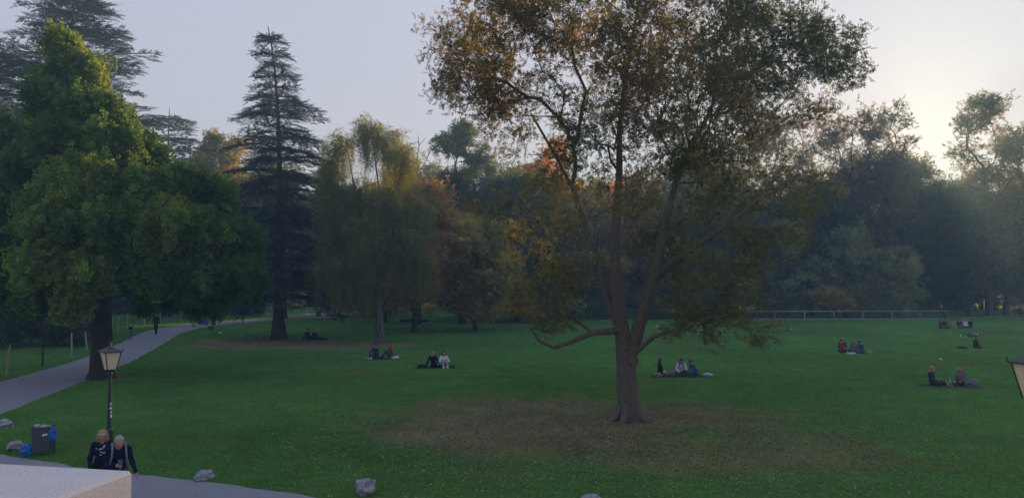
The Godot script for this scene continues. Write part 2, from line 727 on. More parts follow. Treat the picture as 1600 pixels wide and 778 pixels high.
func round_lobes(h: float, r: float, low: float, n: int, points: int, a: Color, b: Color, top_sparse := 0.0) -> Array:
	# a crown of n uneven lobes between the heights low and h
	var o := []
	var mid := (h + low) * 0.5
	var half := (h - low) * 0.5
	for k in n:
		var y := (k + 0.5) / n * 2.0 - 1.0
		var w := sqrt(maxf(0.0, 1.0 - y * y * 0.85))
		var az := k * 2.4 + rng.randf_range(-0.6, 0.6)
		var lr := r * rng.randf_range(0.36, 0.55) * (1.0 - top_sparse * maxf(0.0, y) * 0.35)
		var d := maxf(0.0, r * w - lr * 0.9) * rng.randf_range(0.55, 1.0)
		var c := a.lerp(b, rng.randf() * 0.6)
		o.append([cos(az) * d, clampf(mid + y * half, low + lr * 0.6, h - lr * 0.75), sin(az) * d, lr, int(points / n * rng.randf_range(0.7, 1.3)), rng.randf_range(0.7, 1.0), c, b])
	return o


func plain_tree(called: String, label: String, x: float, z: float, h: float, r: float, low: float, a: Color, b: Color, o := {}) -> Node3D:
	var lobes := round_lobes(h, r, low, o.get("lobes", 9), o.get("points", 190), a, b, o.get("top_sparse", 0.0))
	var lean := Vector3(rng.randf_range(-0.05, 0.05), 0, rng.randf_range(-0.05, 0.05))
	var trunk := []
	for k in 5:
		var y := lerpf(maxf(low * 0.6, 0.8), h * 0.62, k / 4.0)
		trunk.append(Vector3(0, y, 0) + lean * y + Vector3(rng.randfn(), 0, rng.randfn()) * 0.1)
	return broadleaf(called, label, Vector3(x, 0, z), lobes, {"trunk": trunk, "r": o.get("r", h * 0.016 + 0.05), "spray": o.get("spray", M.spray), "per": o.get("per", 26), "clump": o.get("clump", r * 0.22), "size": o.get("size", 0.75), "hang": o.get("hang", 0.0), "bark": o.get("bark", "dark_bark"), "group": o.get("group", ""), "twig": 0.025, "thinnest": 0.02})


func make_big_tree() -> void:
	M.spray = spray_mesh(12, 0.30, 0.15, 0.9, 41)
	M.shrub_spray = spray_mesh(16, 0.26, 0.14, 1.0, 42)
	var base := Vector3(4.13, 0, -27.47)
	var t := Tree3.new()
	# foot flaring into the ground, then one bole that forks near 2.5 m
	t.node(Vector3(0.05, -0.15, 0), -1, 0.62, 0)
	var b := t.chain([Vector3(0.03, 0.12, 0), Vector3(0.0, 0.4, 0), Vector3(-0.03, 0.9, 0), Vector3(-0.07, 1.5, 0.0), Vector3(-0.1, 2.1, 0)], 0.44, 0.34, 0, 0)
	var fork := t.chain([Vector3(-0.18, 2.7, 0.02), Vector3(-0.24, 3.2, 0.04)], 0.31, 0.27, b, 0)
	var start := t.pos.size()
	# the middle stem
	t.chain([Vector3(-0.36, 4.0, 0.1), Vector3(-0.46, 5.0, 0.1), Vector3(-0.47, 6.2, 0.0), Vector3(-0.38, 7.4, -0.1), Vector3(-0.28, 8.8, -0.1), Vector3(-0.3, 10.3, 0.1), Vector3(-0.1, 12.0, 0.2), Vector3(0.2, 13.8, 0.2)], 0.25, 0.05, fork, 1)
	# the left stem
	t.chain([Vector3(-0.52, 3.8, -0.25), Vector3(-0.72, 4.5, -0.45), Vector3(-0.9, 5.4, -0.6), Vector3(-1.2, 6.3, -0.8), Vector3(-1.5, 7.2, -1.0), Vector3(-1.9, 8.4, -1.2), Vector3(-2.6, 9.8, -1.4), Vector3(-3.4, 11.2, -1.5)], 0.19, 0.04, fork, 2)
	# the right stem and its fork
	var r1 := t.chain([Vector3(0.16, 2.6, 0.1), Vector3(0.36, 3.4, 0.2), Vector3(0.62, 4.2, 0.3), Vector3(0.85, 5.0, 0.35)], 0.25, 0.22, b, 3)
	t.chain([Vector3(1.1, 6.0, 0.2), Vector3(1.4, 7.2, 0.0), Vector3(1.75, 8.4, -0.2), Vector3(2.3, 9.6, -0.4), Vector3(3.0, 10.9, -0.5), Vector3(3.6, 12.4, -0.6)], 0.19, 0.04, r1, 3)
	t.chain([Vector3(1.5, 5.6, 0.9), Vector3(2.3, 6.25, 1.4), Vector3(3.2, 6.9, 1.7), Vector3(4.1, 7.7, 1.8), Vector3(5.0, 8.8, 1.6)], 0.15, 0.03, r1, 4)
	# the low branch that dips to the left, and one to the right
	t.chain([Vector3(-0.75, 3.15, 0.35), Vector3(-1.35, 3.15, 0.8), Vector3(-2.0, 2.9, 1.1), Vector3(-2.7, 2.68, 1.3), Vector3(-3.2, 2.9, 1.4), Vector3(-3.55, 3.4, 1.4)], 0.14, 0.03, fork, 5)
	t.chain([Vector3(0.8, 3.0, 0.6), Vector3(1.6, 3.3, 1.0), Vector3(2.6, 3.55, 1.3), Vector3(3.6, 3.9, 1.5)], 0.09, 0.04, b, 6)
	# crown: olive and dark green with rust-brown tufts
	var green := col(0.145, 0.15, 0.065)
	var dark := col(0.09, 0.11, 0.06)
	var rust := col(0.30, 0.18, 0.075)
	var gold := col(0.46, 0.31, 0.08)
	var lobes := []
	var mixes := [[dark, green], [green, rust], [green.lerp(rust, 0.25), gold], [green, col(0.27, 0.25, 0.10)]]
	for l in [
		# x, y, z from the foot, radius, points, mixture
		[-6.02, 13.84, -1.0, 1.53, 60, 1], [-4.80, 12.27, 0.5, 1.64, 75, 1], [-6.06, 12.06, 0.0, 1.15, 45, 1], [-4.13, 13.67, 1.0, 1.61, 60, 1], [-5.04, 11.15, 0.0, 0.96, 30, 2], [-3.06, 14.15, 1.5, 1.58, 60, 1],
		[-1.86, 16.04, 0.0, 2.15, 70, 0], [-0.96, 14.64, -2.0, 1.67, 45, 2], [-3.17, 16.64, -1.5, 1.89, 50, 1], [-5.04, 15.13, 0.0, 1.43, 45, 1], [0.09, 13.77, 2.0, 1.77, 70, 1], [0.42, 16.72, 0.0, 2.39, 80, 0],
		[2.46, 14.15, -2.0, 2.18, 80, 1], [2.44, 15.64, 1.0, 2.30, 80, 0], [3.39, 13.29, 1.5, 1.92, 90, 0], [5.53, 14.79, -1.0, 1.98, 80, 0], [5.29, 12.57, 1.0, 1.73, 85, 0], [7.01, 13.31, 0.0, 1.48, 70, 0],
		[7.48, 12.49, 0.5, 0.89, 30, 0], [5.30, 17.03, -2.5, 2.08, 60, 0], [-0.09, 12.44, -3.0, 1.85, 55, 2], [0.21, 10.50, 2.5, 1.63, 70, 1], [2.70, 11.25, -1.0, 1.86, 60, 2], [4.28, 11.26, 0.0, 1.31, 25, 2],
		[-1.28, 9.72, 1.0, 1.38, 40, 0], [-2.42, 9.27, -2.0, 1.41, 30, 1], [2.32, 9.34, -2.5, 1.95, 60, 0], [3.10, 8.63, 1.0, 1.73, 46, 0], [5.13, 9.52, -0.5, 1.58, 24, 3], [4.58, 7.80, 0.5, 1.76, 31, 3],
		[6.71, 8.42, -1.0, 1.36, 30, 3], [2.41, 6.81, 2.0, 1.44, 24, 3], [4.20, 6.00, 1.0, 1.15, 27, 3], [-0.28, 7.75, 3.0, 1.17, 30, 3], [-2.06, 7.19, 2.5, 1.30, 17, 3], [-3.03, 7.75, 1.0, 1.27, 16, 3],
		[-3.50, 6.18, 2.0, 1.22, 16, 3], [-4.58, 7.17, 0.0, 1.07, 12, 3], [-2.23, 5.33, 2.0, 1.11, 29, 3], [-3.27, 4.26, 1.5, 0.95, 23, 3], [1.77, 5.12, 2.0, 1.22, 34, 3], [3.39, 4.48, 1.5, 1.24, 34, 3],
		[2.32, 3.62, 1.5, 0.95, 20, 3], [4.04, 3.51, 1.5, 0.86, 16, 3], [-2.62, 3.50, 1.4, 0.77, 12, 3], [1.58, 6.37, -2.5, 1.30, 35, 0], [5.88, 6.49, 0.0, 0.96, 14, 3], [-3.24, 11.37, 0.5, 1.13, 28, 1],
		[-4.13, 10.33, -0.5, 0.92, 16, 2], [-1.74, 10.92, 0.0, 1.07, 22, 2], [3.25, 9.97, 2.0, 1.00, 26, 2], [5.11, 10.50, 1.5, 1.02, 24, 2], [-0.89, 12.41, 3.0, 1.06, 30, 1], [2.55, 11.60, 3.0, 1.17, 40, 1],
		[0.63, 11.47, 3.5, 1.04, 34, 2], [6.59, 11.15, 0.5, 0.82, 14, 2], [2.01, 9.72, 1.0, 1.38, 40, 0], [4.50, 12.32, -1.5, 1.51, 45, 1], [0.58, 12.90, -1.0, 1.48, 40, 1], [-2.31, 13.54, 0.0, 1.19, 30, 1],
		[1.39, 3.63, 1.8, 0.76, 9, 3]]:
		lobes.append([l[0], l[1], l[2], l[3], l[4], 0.9, mixes[l[5]][0], mixes[l[5]][1]])
	var owner := PackedInt32Array()
	var att := lobe_points(lobes, owner)
	t.grow(att, start, 0.22, rng, 0.3)
	t.thicken(0.009, 2.45)
	var root := thing("spreading_tree", "tall spreading tree with forked trunk and thinning rust and olive leaves on open lawn", "tree", base)
	for k in 7:
		var mb := MB.new()
		t.tubes(k, mb)
		if k == 0:
			for a in 7:  # root spurs
				var az := TAU * a / 7.0 + rng.randf_range(-0.3, 0.3)
				var d := Vector3(cos(az), 0, sin(az))
				mb.tube([d * 0.26 + Vector3(0, 0.6, 0), d * 0.42 + Vector3(0, 0.22, 0), d * rng.randf_range(0.6, 0.75) + Vector3(0, 0.02, 0), d * rng.randf_range(0.85, 1.1) + Vector3(0, -0.1, 0)], [0.13, 0.15, 0.12, 0.05], 7)
		part("trunk" if k == 0 else "limb", mb.mesh(), M.bark, root)
	# scars where limbs were cut off
	for s in [[Vector3(0.16, 2.12, 0.31), Vector3(0.35, 0.1, 1.0), 0.14], [Vector3(-0.27, 3.25, 0.3), Vector3(-0.1, 0, 1), 0.09]]:
		var mb := MB.new()
		var n: Vector3 = s[1].normalized()
		var u := n.cross(Vector3.UP).normalized()
		var w := u.cross(n)
		var rim := []
		var rr := []
		for k in 13:
			var a := TAU * k / 12.0
			rim.append(s[0] + (u * cos(a) + w * sin(a) * 1.15) * s[2])
			rr.append(s[2] * 0.32)
		mb.tube(rim, rr, 6, Color.WHITE, false)
		var disc := []
		for k in 12:
			disc.append(rim[k] - n * s[2] * 0.05)
		mb.poly(disc, n)
		part("branch_scar", mb.mesh(), M.scar, root)
	var cp := Copies.new()
	leaf_copies(t, owner, lobes, 15, 0.52, 0.23, 0.15, cp)
	root.add_child(cp.node("crown", M.spray, M.leaf))


func conifer(called: String, label: String, at: Vector3, o: Dictionary) -> Node3D:
	# o: h, low, profile [[height share, reach]...], whorls, per, droop, rise, a, b, size, lean, r, group
	var root := thing(called, label, "tree", at, 0.0, o.get("group", ""))
	var mb := MB.new()
	var cp := Copies.new()
	var pts := []
	var rr := []
	var lean: Vector3 = o.get("lean", Vector3.ZERO)
	for k in 15:
		var t := k / 14.0
		pts.append(Vector3(0, t * o.h - 0.1, 0) + lean * pow(t, 5.0) + Vector3(rng.randfn(), 0, rng.randfn()) * 0.04)
		rr.append(lerpf(o.r, 0.03, pow(t, 0.8)) * (1.45 if k == 0 else 1.0))
	mb.tube(pts, rr, 9)
	for w in o.whorls:
		var t: float = pow((w + rng.randf_range(0.2, 0.8)) / o.whorls, 0.9)
		var y: float = lerpf(o.low, o.h * 0.985, t)
		var reach := 0.0
		for k in o.profile.size() - 1:
			if t >= o.profile[k][0] and t <= o.profile[k + 1][0]:
				reach = lerpf(o.profile[k][1], o.profile[k + 1][1], (t - o.profile[k][0]) / (o.profile[k + 1][0] - o.profile[k][0]))
		var top := lean * pow(y / o.h, 5.0)
		for b in o.per:
			var az: float = TAU * (b + rng.randf_range(-0.35, 0.35)) / o.per + w * 1.1
			var L: float = reach * rng.randf_range(0.5, 1.18)
			var out := Vector3(cos(az), 0, sin(az))
			var droop: float = o.droop * rng.randf_range(0.6, 1.4)
			var rise: float = o.rise * rng.randf_range(0.5, 1.5) * lerpf(0.6, 1.3, t)
			var bp := []
			var br := []
			for s in 6:
				var q := s / 5.0
				bp.append(top + Vector3(0, y, 0) + out * L * q + Vector3.UP * (rise * q - droop * q * q) * L)
				br.append(lerpf(0.018 + L * 0.012, 0.012, q))
			mb.tube(bp, br, 4, Color.WHITE, false)
			var tone := rng.randf_range(-0.2, 0.2)
			var q := 0.12
			while q < 1.0:
				var f := q * 5.0
				var p: Vector3 = bp[int(f)].lerp(bp[mini(int(f) + 1, 5)], f - int(f))
				var fall := rise - 2.0 * droop * q
				for s in [-1.0, 0.0, 1.0]:
					if s == 0.0 and q < 0.85:
						continue
					var turn: float = s * rng.randf_range(0.7, 1.2)
					var d := out.rotated(Vector3.UP, turn)
					d.y = fall * 0.5 + rng.randf_range(-0.12, 0.12)
					d = d.normalized()
					var side_len: float = (0.5 * L * (1.0 - q) + 0.5) * rng.randf_range(0.7, 1.2) if s != 0.0 else 0.4
					var a := 0.0
					while a < side_len:
						var size: float = o.size * rng.randf_range(0.75, 1.25)
						var nrm := (Vector3.UP + ball() * 0.35).normalized()
						var yy := (d + ball() * 0.25).normalized()
						var x := yy.cross(nrm).normalized()
						var c: Color = o.a.lerp(o.b, rng.randf()) * (1.0 + tone + rng.randf_range(-0.15, 0.15))
						cp.add(Basis(x, yy, x.cross(yy)).scaled(Vector3.ONE * size), p + d * a + Vector3(0, -0.06 * a * a, 0), c)
						a += o.size * 0.55
				q += clampf(0.42 * o.size / maxf(L, 0.3), 0.06, 0.5)
	part("trunk", mb.mesh(), M[o.get("bark", "dark_bark")], root)
	root.add_child(cp.node("crown", M.frond, M.needle))
	return root


func make_left_trees() -> void:
	M.frond = frond_mesh(51)
	M.fan = fan_mesh(16, 52)
	M.strand = spray_mesh(14, 0.13, 0.08, 0.9, 53, 0.4)
	# the ginkgo over the path: hanging shoots in stepped shelves
	var deep := col(0.075, 0.17, 0.06)
	var lime := col(0.17, 0.28, 0.08)
	var lemon := col(0.29, 0.35, 0.08)
	var lobes := []
	var mixes := [[deep, lime], [lime, lemon], [deep * 0.8, deep]]
	for l in [
		[-2.29, 17.08, 0.0, 0.63, 14, 1], [-2.07, 16.13, 0.0, 0.98, 22, 1], [-2.25, 15.04, 0.5, 1.08, 26, 0], [-0.95, 15.33, 0.0, 1.03, 24, 1], [-2.88, 13.94, 0.5, 1.19, 26, 2], [-1.02, 13.82, 1.0, 1.40, 34, 0],
		[0.42, 13.47, 0.5, 1.36, 30, 0], [-5.10, 12.33, -1.0, 1.77, 36, 2], [-0.75, 11.78, 2.0, 1.69, 42, 2], [1.41, 11.56, 1.5, 1.60, 40, 0], [2.07, 11.35, 0.0, 1.15, 24, 2], [-1.35, 10.13, 3.0, 1.45, 40, 0],
		[0.99, 9.47, 3.5, 1.56, 48, 1], [3.06, 9.39, 3.0, 1.59, 48, 0], [4.26, 9.48, 1.0, 1.45, 36, 2], [-4.12, 9.17, 1.0, 1.68, 34, 2], [5.42, 8.96, 0.0, 1.29, 28, 2], [-0.16, 7.70, 4.0, 1.59, 52, 1],
		[2.39, 7.38, 4.5, 1.52, 50, 0], [4.41, 7.56, 4.0, 1.54, 50, 1], [5.80, 7.22, 2.5, 1.50, 42, 0], [7.05, 6.99, 1.0, 1.17, 28, 2], [-3.80, 6.66, 1.5, 1.65, 36, 2], [-0.15, 5.69, 4.5, 1.39, 44, 1],
		[1.82, 5.41, 5.0, 1.12, 34, 1], [3.69, 5.41, 4.0, 1.16, 34, 0], [5.33, 5.27, 3.5, 1.30, 38, 0], [6.69, 5.13, 2.5, 1.29, 36, 2], [7.84, 5.13, 1.5, 0.88, 20, 2], [0.98, 4.14, 4.5, 0.81, 20, 1],
		[-1.04, 4.26, 3.5, 1.04, 24, 0], [-3.47, 4.53, 2.0, 1.22, 26, 2], [1.28, 4.09, -3.5, 1.25, 24, 2], [4.31, 3.96, -2.0, 1.21, 24, 2], [-1.76, 6.89, -4.0, 1.90, 34, 2], [1.53, 7.27, -4.5, 1.92, 34, 2],
		[-5.94, 7.98, -4.5, 1.92, 34, 2], [-1.85, 11.39, -3.5, 1.88, 30, 2], [-7.01, 9.28, 0.0, 2.01, 34, 2], [-6.25, 6.05, 1.5, 1.93, 34, 2]]:
		lobes.append([l[0], l[1], l[2], l[3], l[4], 0.62, mixes[l[5]][0], mixes[l[5]][1]])
	var trunk := [Vector3(0.0, 3.4, 0), Vector3(0.1, 5.0, 0), Vector3(-0.1, 7, 0), Vector3(-0.5, 9, 0), Vector3(-1.0, 11, 0), Vector3(-1.6, 13, 0), Vector3(-2.0, 15, 0)]
	broadleaf("ginkgo_tree", "broad ginkgo with hanging yellow-green fan leaves and dark trunk beside path", Vector3(-20.4, 0, -38.5), lobes, {"trunk": trunk, "r": 0.52, "spray": M.fan, "per": 20, "clump": 0.42, "size": 0.46, "tall": 2.0, "hang": 1.3, "bark": "dark_bark", "bf": 0.25, "twig": 0.014})
	# cedars
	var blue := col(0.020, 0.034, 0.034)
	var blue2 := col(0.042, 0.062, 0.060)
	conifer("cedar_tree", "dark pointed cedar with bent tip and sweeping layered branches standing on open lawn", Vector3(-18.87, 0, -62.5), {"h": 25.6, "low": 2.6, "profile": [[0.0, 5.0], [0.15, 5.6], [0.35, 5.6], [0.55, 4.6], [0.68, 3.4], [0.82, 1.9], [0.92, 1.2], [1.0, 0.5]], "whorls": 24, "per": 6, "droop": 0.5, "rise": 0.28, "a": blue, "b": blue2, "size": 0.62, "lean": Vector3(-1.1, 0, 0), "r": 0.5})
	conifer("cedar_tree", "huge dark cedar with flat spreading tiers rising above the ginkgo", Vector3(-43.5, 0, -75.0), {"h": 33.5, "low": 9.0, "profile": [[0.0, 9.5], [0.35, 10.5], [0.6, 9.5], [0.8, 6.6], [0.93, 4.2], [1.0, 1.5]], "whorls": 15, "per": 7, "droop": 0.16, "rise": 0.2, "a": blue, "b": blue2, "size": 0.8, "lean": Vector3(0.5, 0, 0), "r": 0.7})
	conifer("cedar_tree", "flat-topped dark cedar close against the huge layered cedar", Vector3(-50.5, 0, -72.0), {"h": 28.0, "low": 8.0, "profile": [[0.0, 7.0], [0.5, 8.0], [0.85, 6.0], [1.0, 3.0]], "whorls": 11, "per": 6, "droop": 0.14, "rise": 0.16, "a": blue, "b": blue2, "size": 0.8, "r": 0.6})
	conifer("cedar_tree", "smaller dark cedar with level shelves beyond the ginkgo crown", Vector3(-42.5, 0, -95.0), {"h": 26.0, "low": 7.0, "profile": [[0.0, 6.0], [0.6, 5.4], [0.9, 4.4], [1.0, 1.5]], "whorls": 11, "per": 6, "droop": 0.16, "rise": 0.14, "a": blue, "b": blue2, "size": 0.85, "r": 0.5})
	# the weeping birch on the lawn
	var olive := col(0.19, 0.23, 0.10)
	var straw := col(0.36, 0.34, 0.14)
	weeping("birch_tree", "weeping birch with long hanging olive strands and black and white trunk", Vector3(-10.0, 0, -58.4), [
		[-2.9, 15.0, 0.0, 1.2, 22], [-4.0, 13.2, 0.3, 1.0, 14], [-1.0, 16.2, 0.4, 1.0, 20], [0.4, 15.8, -0.8, 1.1, 20], [1.8, 14.2, 0.4, 1.2, 22], [-3.6, 11.0, 0.5, 1.4, 24], [-1.6, 11.5, -1.2, 1.6, 28],
		[0.6, 11.0, 1.2, 1.6, 28], [2.6, 10.2, -0.4, 1.4, 24], [-3.4, 8.0, -0.5, 1.5, 24], [-0.8, 8.0, 1.4, 1.7, 28], [1.8, 7.6, 0.8, 1.6, 26], [-1.2, 5.4, -0.5, 1.5, 20], [2.8, 6.2, 0.0, 1.4, 20], [-3.6, 5.8, 0.6, 1.3, 18]], olive, straw)


func weeping(called: String, label: String, at: Vector3, spots: Array, a: Color, b: Color) -> void:
	var lobes := []
	for s in spots:
		lobes.append([s[0], s[1], s[2], s[3], s[4], 0.8, a, b])
	var t := Tree3.new()
	t.node(Vector3(0, -0.1, 0), -1, 0.52, 0)
	t.chain([Vector3(0.05, 0.5, 0), Vector3(0, 1.6, 0), Vector3(-0.05, 3.0, 0)], 0.4, 0.26, 0, 0)
	var s0 := t.chain([Vector3(-0.05, 4.5, 0)], 0.24, 0.22, 3, 0)
	t.chain([Vector3(-0.5, 6.5, 0.1), Vector3(-1.2, 9, 0), Vector3(-1.9, 11.5, 0), Vector3(-2.5, 14.6, 0.1)], 0.16, 0.02, s0, 0)
	t.chain([Vector3(0.1, 7, -0.2), Vector3(0.1, 10, -0.3), Vector3(-0.2, 12.5, 0.1), Vector3(-0.7, 16.4, 0.3)], 0.17, 0.02, s0, 0)
	t.chain([Vector3(0.7, 6.6, 0.3), Vector3(1.2, 9, 0.3), Vector3(1.6, 14.0, 0.3)], 0.13, 0.02, s0, 0)
	var owner := PackedInt32Array()
	var att := lobe_points(lobes, owner)
	t.grow(att, 4, 0.3, rng, 0.5)
	t.thicken(0.014, 2.4)
	var root := thing(called, label, "tree", at)
	var mb := MB.new()
	t.tubes(-1, mb)
	part("trunk", mb.mesh(), M.birch_bark, root)
	# dark fissured plates low on the stem
	for k in 16:
		var y := rng.randf_range(0.3, 2.9)
		var az := rng.randf() * TAU
		var r := lerpf(0.37, 0.24, y / 3.0)
		mb = MB.new()
		mb.tube([Vector3(cos(az) * r, y, sin(az) * r), Vector3(cos(az + 0.1) * r * 0.99, y + rng.randf_range(0.2, 0.7), sin(az + 0.1) * r * 0.99)], [0.055, 0.04], 5)
		part("bark_plate", mb.mesh(), M.dark_bark, root)
	var cp := Copies.new()
	leaf_copies(t, owner, lobes, 20, 0.6, 0.75, 0.9, cp)
	for k in t.pos.size():
		if t.tip[k] < 0:
			continue
		for j in 4:
			var p := t.pos[k] + Vector3(rng.randfn(), 0, rng.randfn()) * 0.3
			var n := int(rng.randf_range(2, 8))
			for s in n:
				p += Vector3(rng.randfn() * 0.05, -0.42, rng.randfn() * 0.05)
				if p.y < 1.7:
					break
				cp.add(facing(Vector3.DOWN + ball() * 0.2, rng.randf() * TAU).scaled(Vector3(1.1, 0.8, 1.1)), p, a.lerp(b, rng.randf() * 0.8) * rng.randf_range(0.8, 1.2))
	root.add_child(cp.node("crown", M.strand, M.leaf))


func make_background_trees() -> void:
	var dark := col(0.070, 0.100, 0.065)
	var mid := col(0.130, 0.170, 0.080)
	var olive := col(0.220, 0.240, 0.110)
	var pale := col(0.320, 0.340, 0.160)
	var gold := col(0.600, 0.420, 0.100)
	var orange := col(0.620, 0.270, 0.070)
	var rust := col(0.440, 0.190, 0.090)
	var brown := col(0.300, 0.210, 0.120)
	# left of the lawn
	plain_tree("leafy_tree", "dense dark green tree behind the stakes, left of the ginkgo trunk", -40.0, -60.0, 17.0, 6.5, 3.0, dark, mid, {"points": 220})
	plain_tree("leafy_tree", "yellowing tree glimpsed between the cedars above the ginkgo", -37.0, -97.0, 23.0, 5.5, 6.0, mid, gold, {"points": 200})
	plain_tree("leafy_tree", "dark green tree filling the gap behind the pointed cedar", -27.0, -92.0, 14.5, 6.0, 3.0, dark, mid, {"points": 200})
	# behind the birch
	plain_tree("maple_tree", "orange and russet maple crown right behind the weeping birch", -8.8, -70.0, 14.2, 5.4, 2.6, brown, gold.lerp(orange, 0.7), {"points": 210})
	plain_tree("leafy_tree", "low golden brown tree beside the russet maple", -3.4, -72.0, 10.5, 4.6, 1.4, olive, gold, {"points": 190})
	plain_tree("leafy_tree", "tall narrow dark green tree between the maple and the spreading tree", -5.2, -82.0, 21.2, 4.2, 4.0, dark, mid, {"points": 190, "lobes": 11})
	plain_tree("leafy_tree", "broad dark green tree left of the forked trunk", 0.5, -86.0, 16.6, 6.4, 2.5, dark, mid, {"points": 240})
	plain_tree("leafy_tree", "russet tree with bronze top above the dark green trees", 4.2, -107.0, 23.5, 6.2, 5.0, rust, orange, {"points": 190})
	plain_tree("leafy_tree", "rounded dark green tree with brown tufts behind the dipping branch", 3.6, -95.0, 16.0, 6.4, 1.6, dark, brown, {"points": 210})
	plain_tree("leafy_tree", "orange-red tree seen between the stems of the spreading tree", 17.2, -104.0, 19.0, 5.4, 3.0, rust, orange, {"points": 170})
	plain_tree("leafy_tree", "green tree with yellow tips behind the forked trunk", 10.5, -97.0, 16.5, 6.0, 1.4, mid, gold, {"points": 180})
	plain_tree("leafy_tree", "olive tree low behind the right stem", 21.0, -95.0, 16.0, 6.2, 1.2, mid, olive, {"points": 190})
	plain_tree("leafy_tree", "straw-yellow tree top behind the olive thicket", 29.0, -111.0, 21.5, 7.0, 3.0, olive, pale, {"points": 190})
	plain_tree("leafy_tree", "dull green tree over the far end of the steel barriers", 29.0, -96.5, 14.0, 5.8, 1.0, mid, olive, {"points": 180})
	plain_tree("leafy_tree", "olive gold tree filling the gap between the birch and the russet maple", -13.8, -84.0, 13.5, 6.0, 1.5, olive, gold, {"points": 220})
	plain_tree("leafy_tree", "tall olive tree just right of the forked stems", 24.0, -106.0, 20.0, 6.4, 3.0, mid, olive, {"points": 240})
	plain_tree("leafy_tree", "dark leafy tree closing the gap left of the dark narrow one", -17.5, -98.0, 14.0, 6.5, 1.0, dark, mid, {"points": 220})
	# the tall row against the sunset
	plain_tree("tall_tree", "tall loose tree against the sunset where the spreading crown ends", 36.5, -107.0, 27.0, 7.2, 5.0, dark, brown, {"points": 330, "lobes": 18, "per": 13, "top_sparse": 1.0, "clump": 1.15, "size": 0.65})
	plain_tree("tall_tree", "tall thin-leaved tree in the middle of the sunset row", 43.5, -103.0, 26.4, 6.8, 5.0, dark, brown, {"points": 330, "lobes": 18, "per": 13, "top_sparse": 1.0, "clump": 1.15, "size": 0.65})
	plain_tree("tall_tree", "tall tree with feathery pointed top just left of the sun", 48.6, -100.0, 27.0, 5.6, 6.0, dark, brown, {"points": 330, "lobes": 18, "per": 13, "top_sparse": 1.0, "clump": 1.15, "size": 0.65})
	plain_tree("tall_tree", "tallest airy tree right of the sun glow", 60.5, -98.0, 28.2, 6.0, 6.0, dark, brown, {"points": 330, "lobes": 18, "per": 13, "top_sparse": 1.0, "clump": 1.15, "size": 0.65})
	plain_tree("tall_tree", "loose tree beyond the airy tallest one", 69.5, -104.0, 25.5, 6.0, 5.0, dark, brown, {"points": 330, "lobes": 18, "per": 13, "top_sparse": 1.0, "clump": 1.15, "size": 0.65})
	plain_tree("tall_tree", "dense tree past the end of the sunset row", 79.0, -98.0, 23.5, 7.0, 4.0, dark, mid, {"points": 210})
	plain_tree("tall_tree", "lower leafy tree standing right under the sun glow", 54.5, -107.0, 22.0, 6.4, 3.0, dark, brown, {"points": 300, "lobes": 16, "per": 15})
	plain_tree("tall_tree", "leafy tree filling the foot of the sunset row above the barriers", 38.5, -100.0, 16.5, 6.0, 3.0, dark, mid, {"points": 280, "lobes": 14, "per": 18})
	# pale thicket behind the barriers and the dark round tree
	plain_tree("leafy_tree", "pale olive tree behind the steel barriers, largest of the thicket", 34.5, -96.5, 12.0, 5.2, 0.8, olive.lerp(pale, 0.6), pale * 1.2, {"points": 200})
	plain_tree("leafy_tree", "greyish green tree in the middle of the thicket behind the barriers", 41.0, -95.0, 10.5, 4.8, 0.6, olive, pale, {"points": 180})
	plain_tree("leafy_tree", "small pale green tree at the end of the barriers beside the dark round tree", 46.5, -93.5, 8.2, 3.6, 0.5, olive.lerp(pale, 0.6), pale * 1.2, {"points": 170})
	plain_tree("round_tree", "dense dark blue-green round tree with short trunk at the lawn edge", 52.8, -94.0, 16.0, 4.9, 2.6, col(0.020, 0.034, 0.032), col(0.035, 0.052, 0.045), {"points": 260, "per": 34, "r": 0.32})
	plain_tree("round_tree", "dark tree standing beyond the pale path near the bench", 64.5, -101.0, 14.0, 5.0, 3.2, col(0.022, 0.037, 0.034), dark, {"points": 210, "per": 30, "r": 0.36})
	# a nearly bare tree poking above the maple
	plain_tree("bare_tree", "slender tree with thin bare branches above the maple", -9.6, -80.0, 20.0, 2.6, 9.0, dark, dark, {"points": 46, "per": 0, "r": 0.2})
	# far wood: two kinds, repeated
	var label := "hazy dark tree of the far wood behind the nearer trees"
	var first := plain_tree("far_tree", label, -60.0, -135.0, 17.0, 8.0, 0.4, dark, mid, {"points": 170, "per": 34, "size": 1.1, "clump": 1.9, "group": "trees of the far wood"})
	var second := plain_tree("far_tree", label, -45.0, -140.0, 20.0, 7.5, 0.6, mid, olive, {"points": 170, "per": 34, "size": 1.1, "clump": 1.9, "group": "trees of the far wood"})
	for k in 25:
		var c: Node3D = (first if k % 3 else second).duplicate()
		c.name = named("far_tree")
		add_child(c)
		c.position = Vector3(-90.0 + k * 8.2 + rng.randf_range(-2, 2), 0, -116.0 - rng.randf_range(0, 18))
		c.rotation.y = rng.randf() * TAU
		c.scale = Vector3.ONE * rng.randf_range(0.95, 1.25)


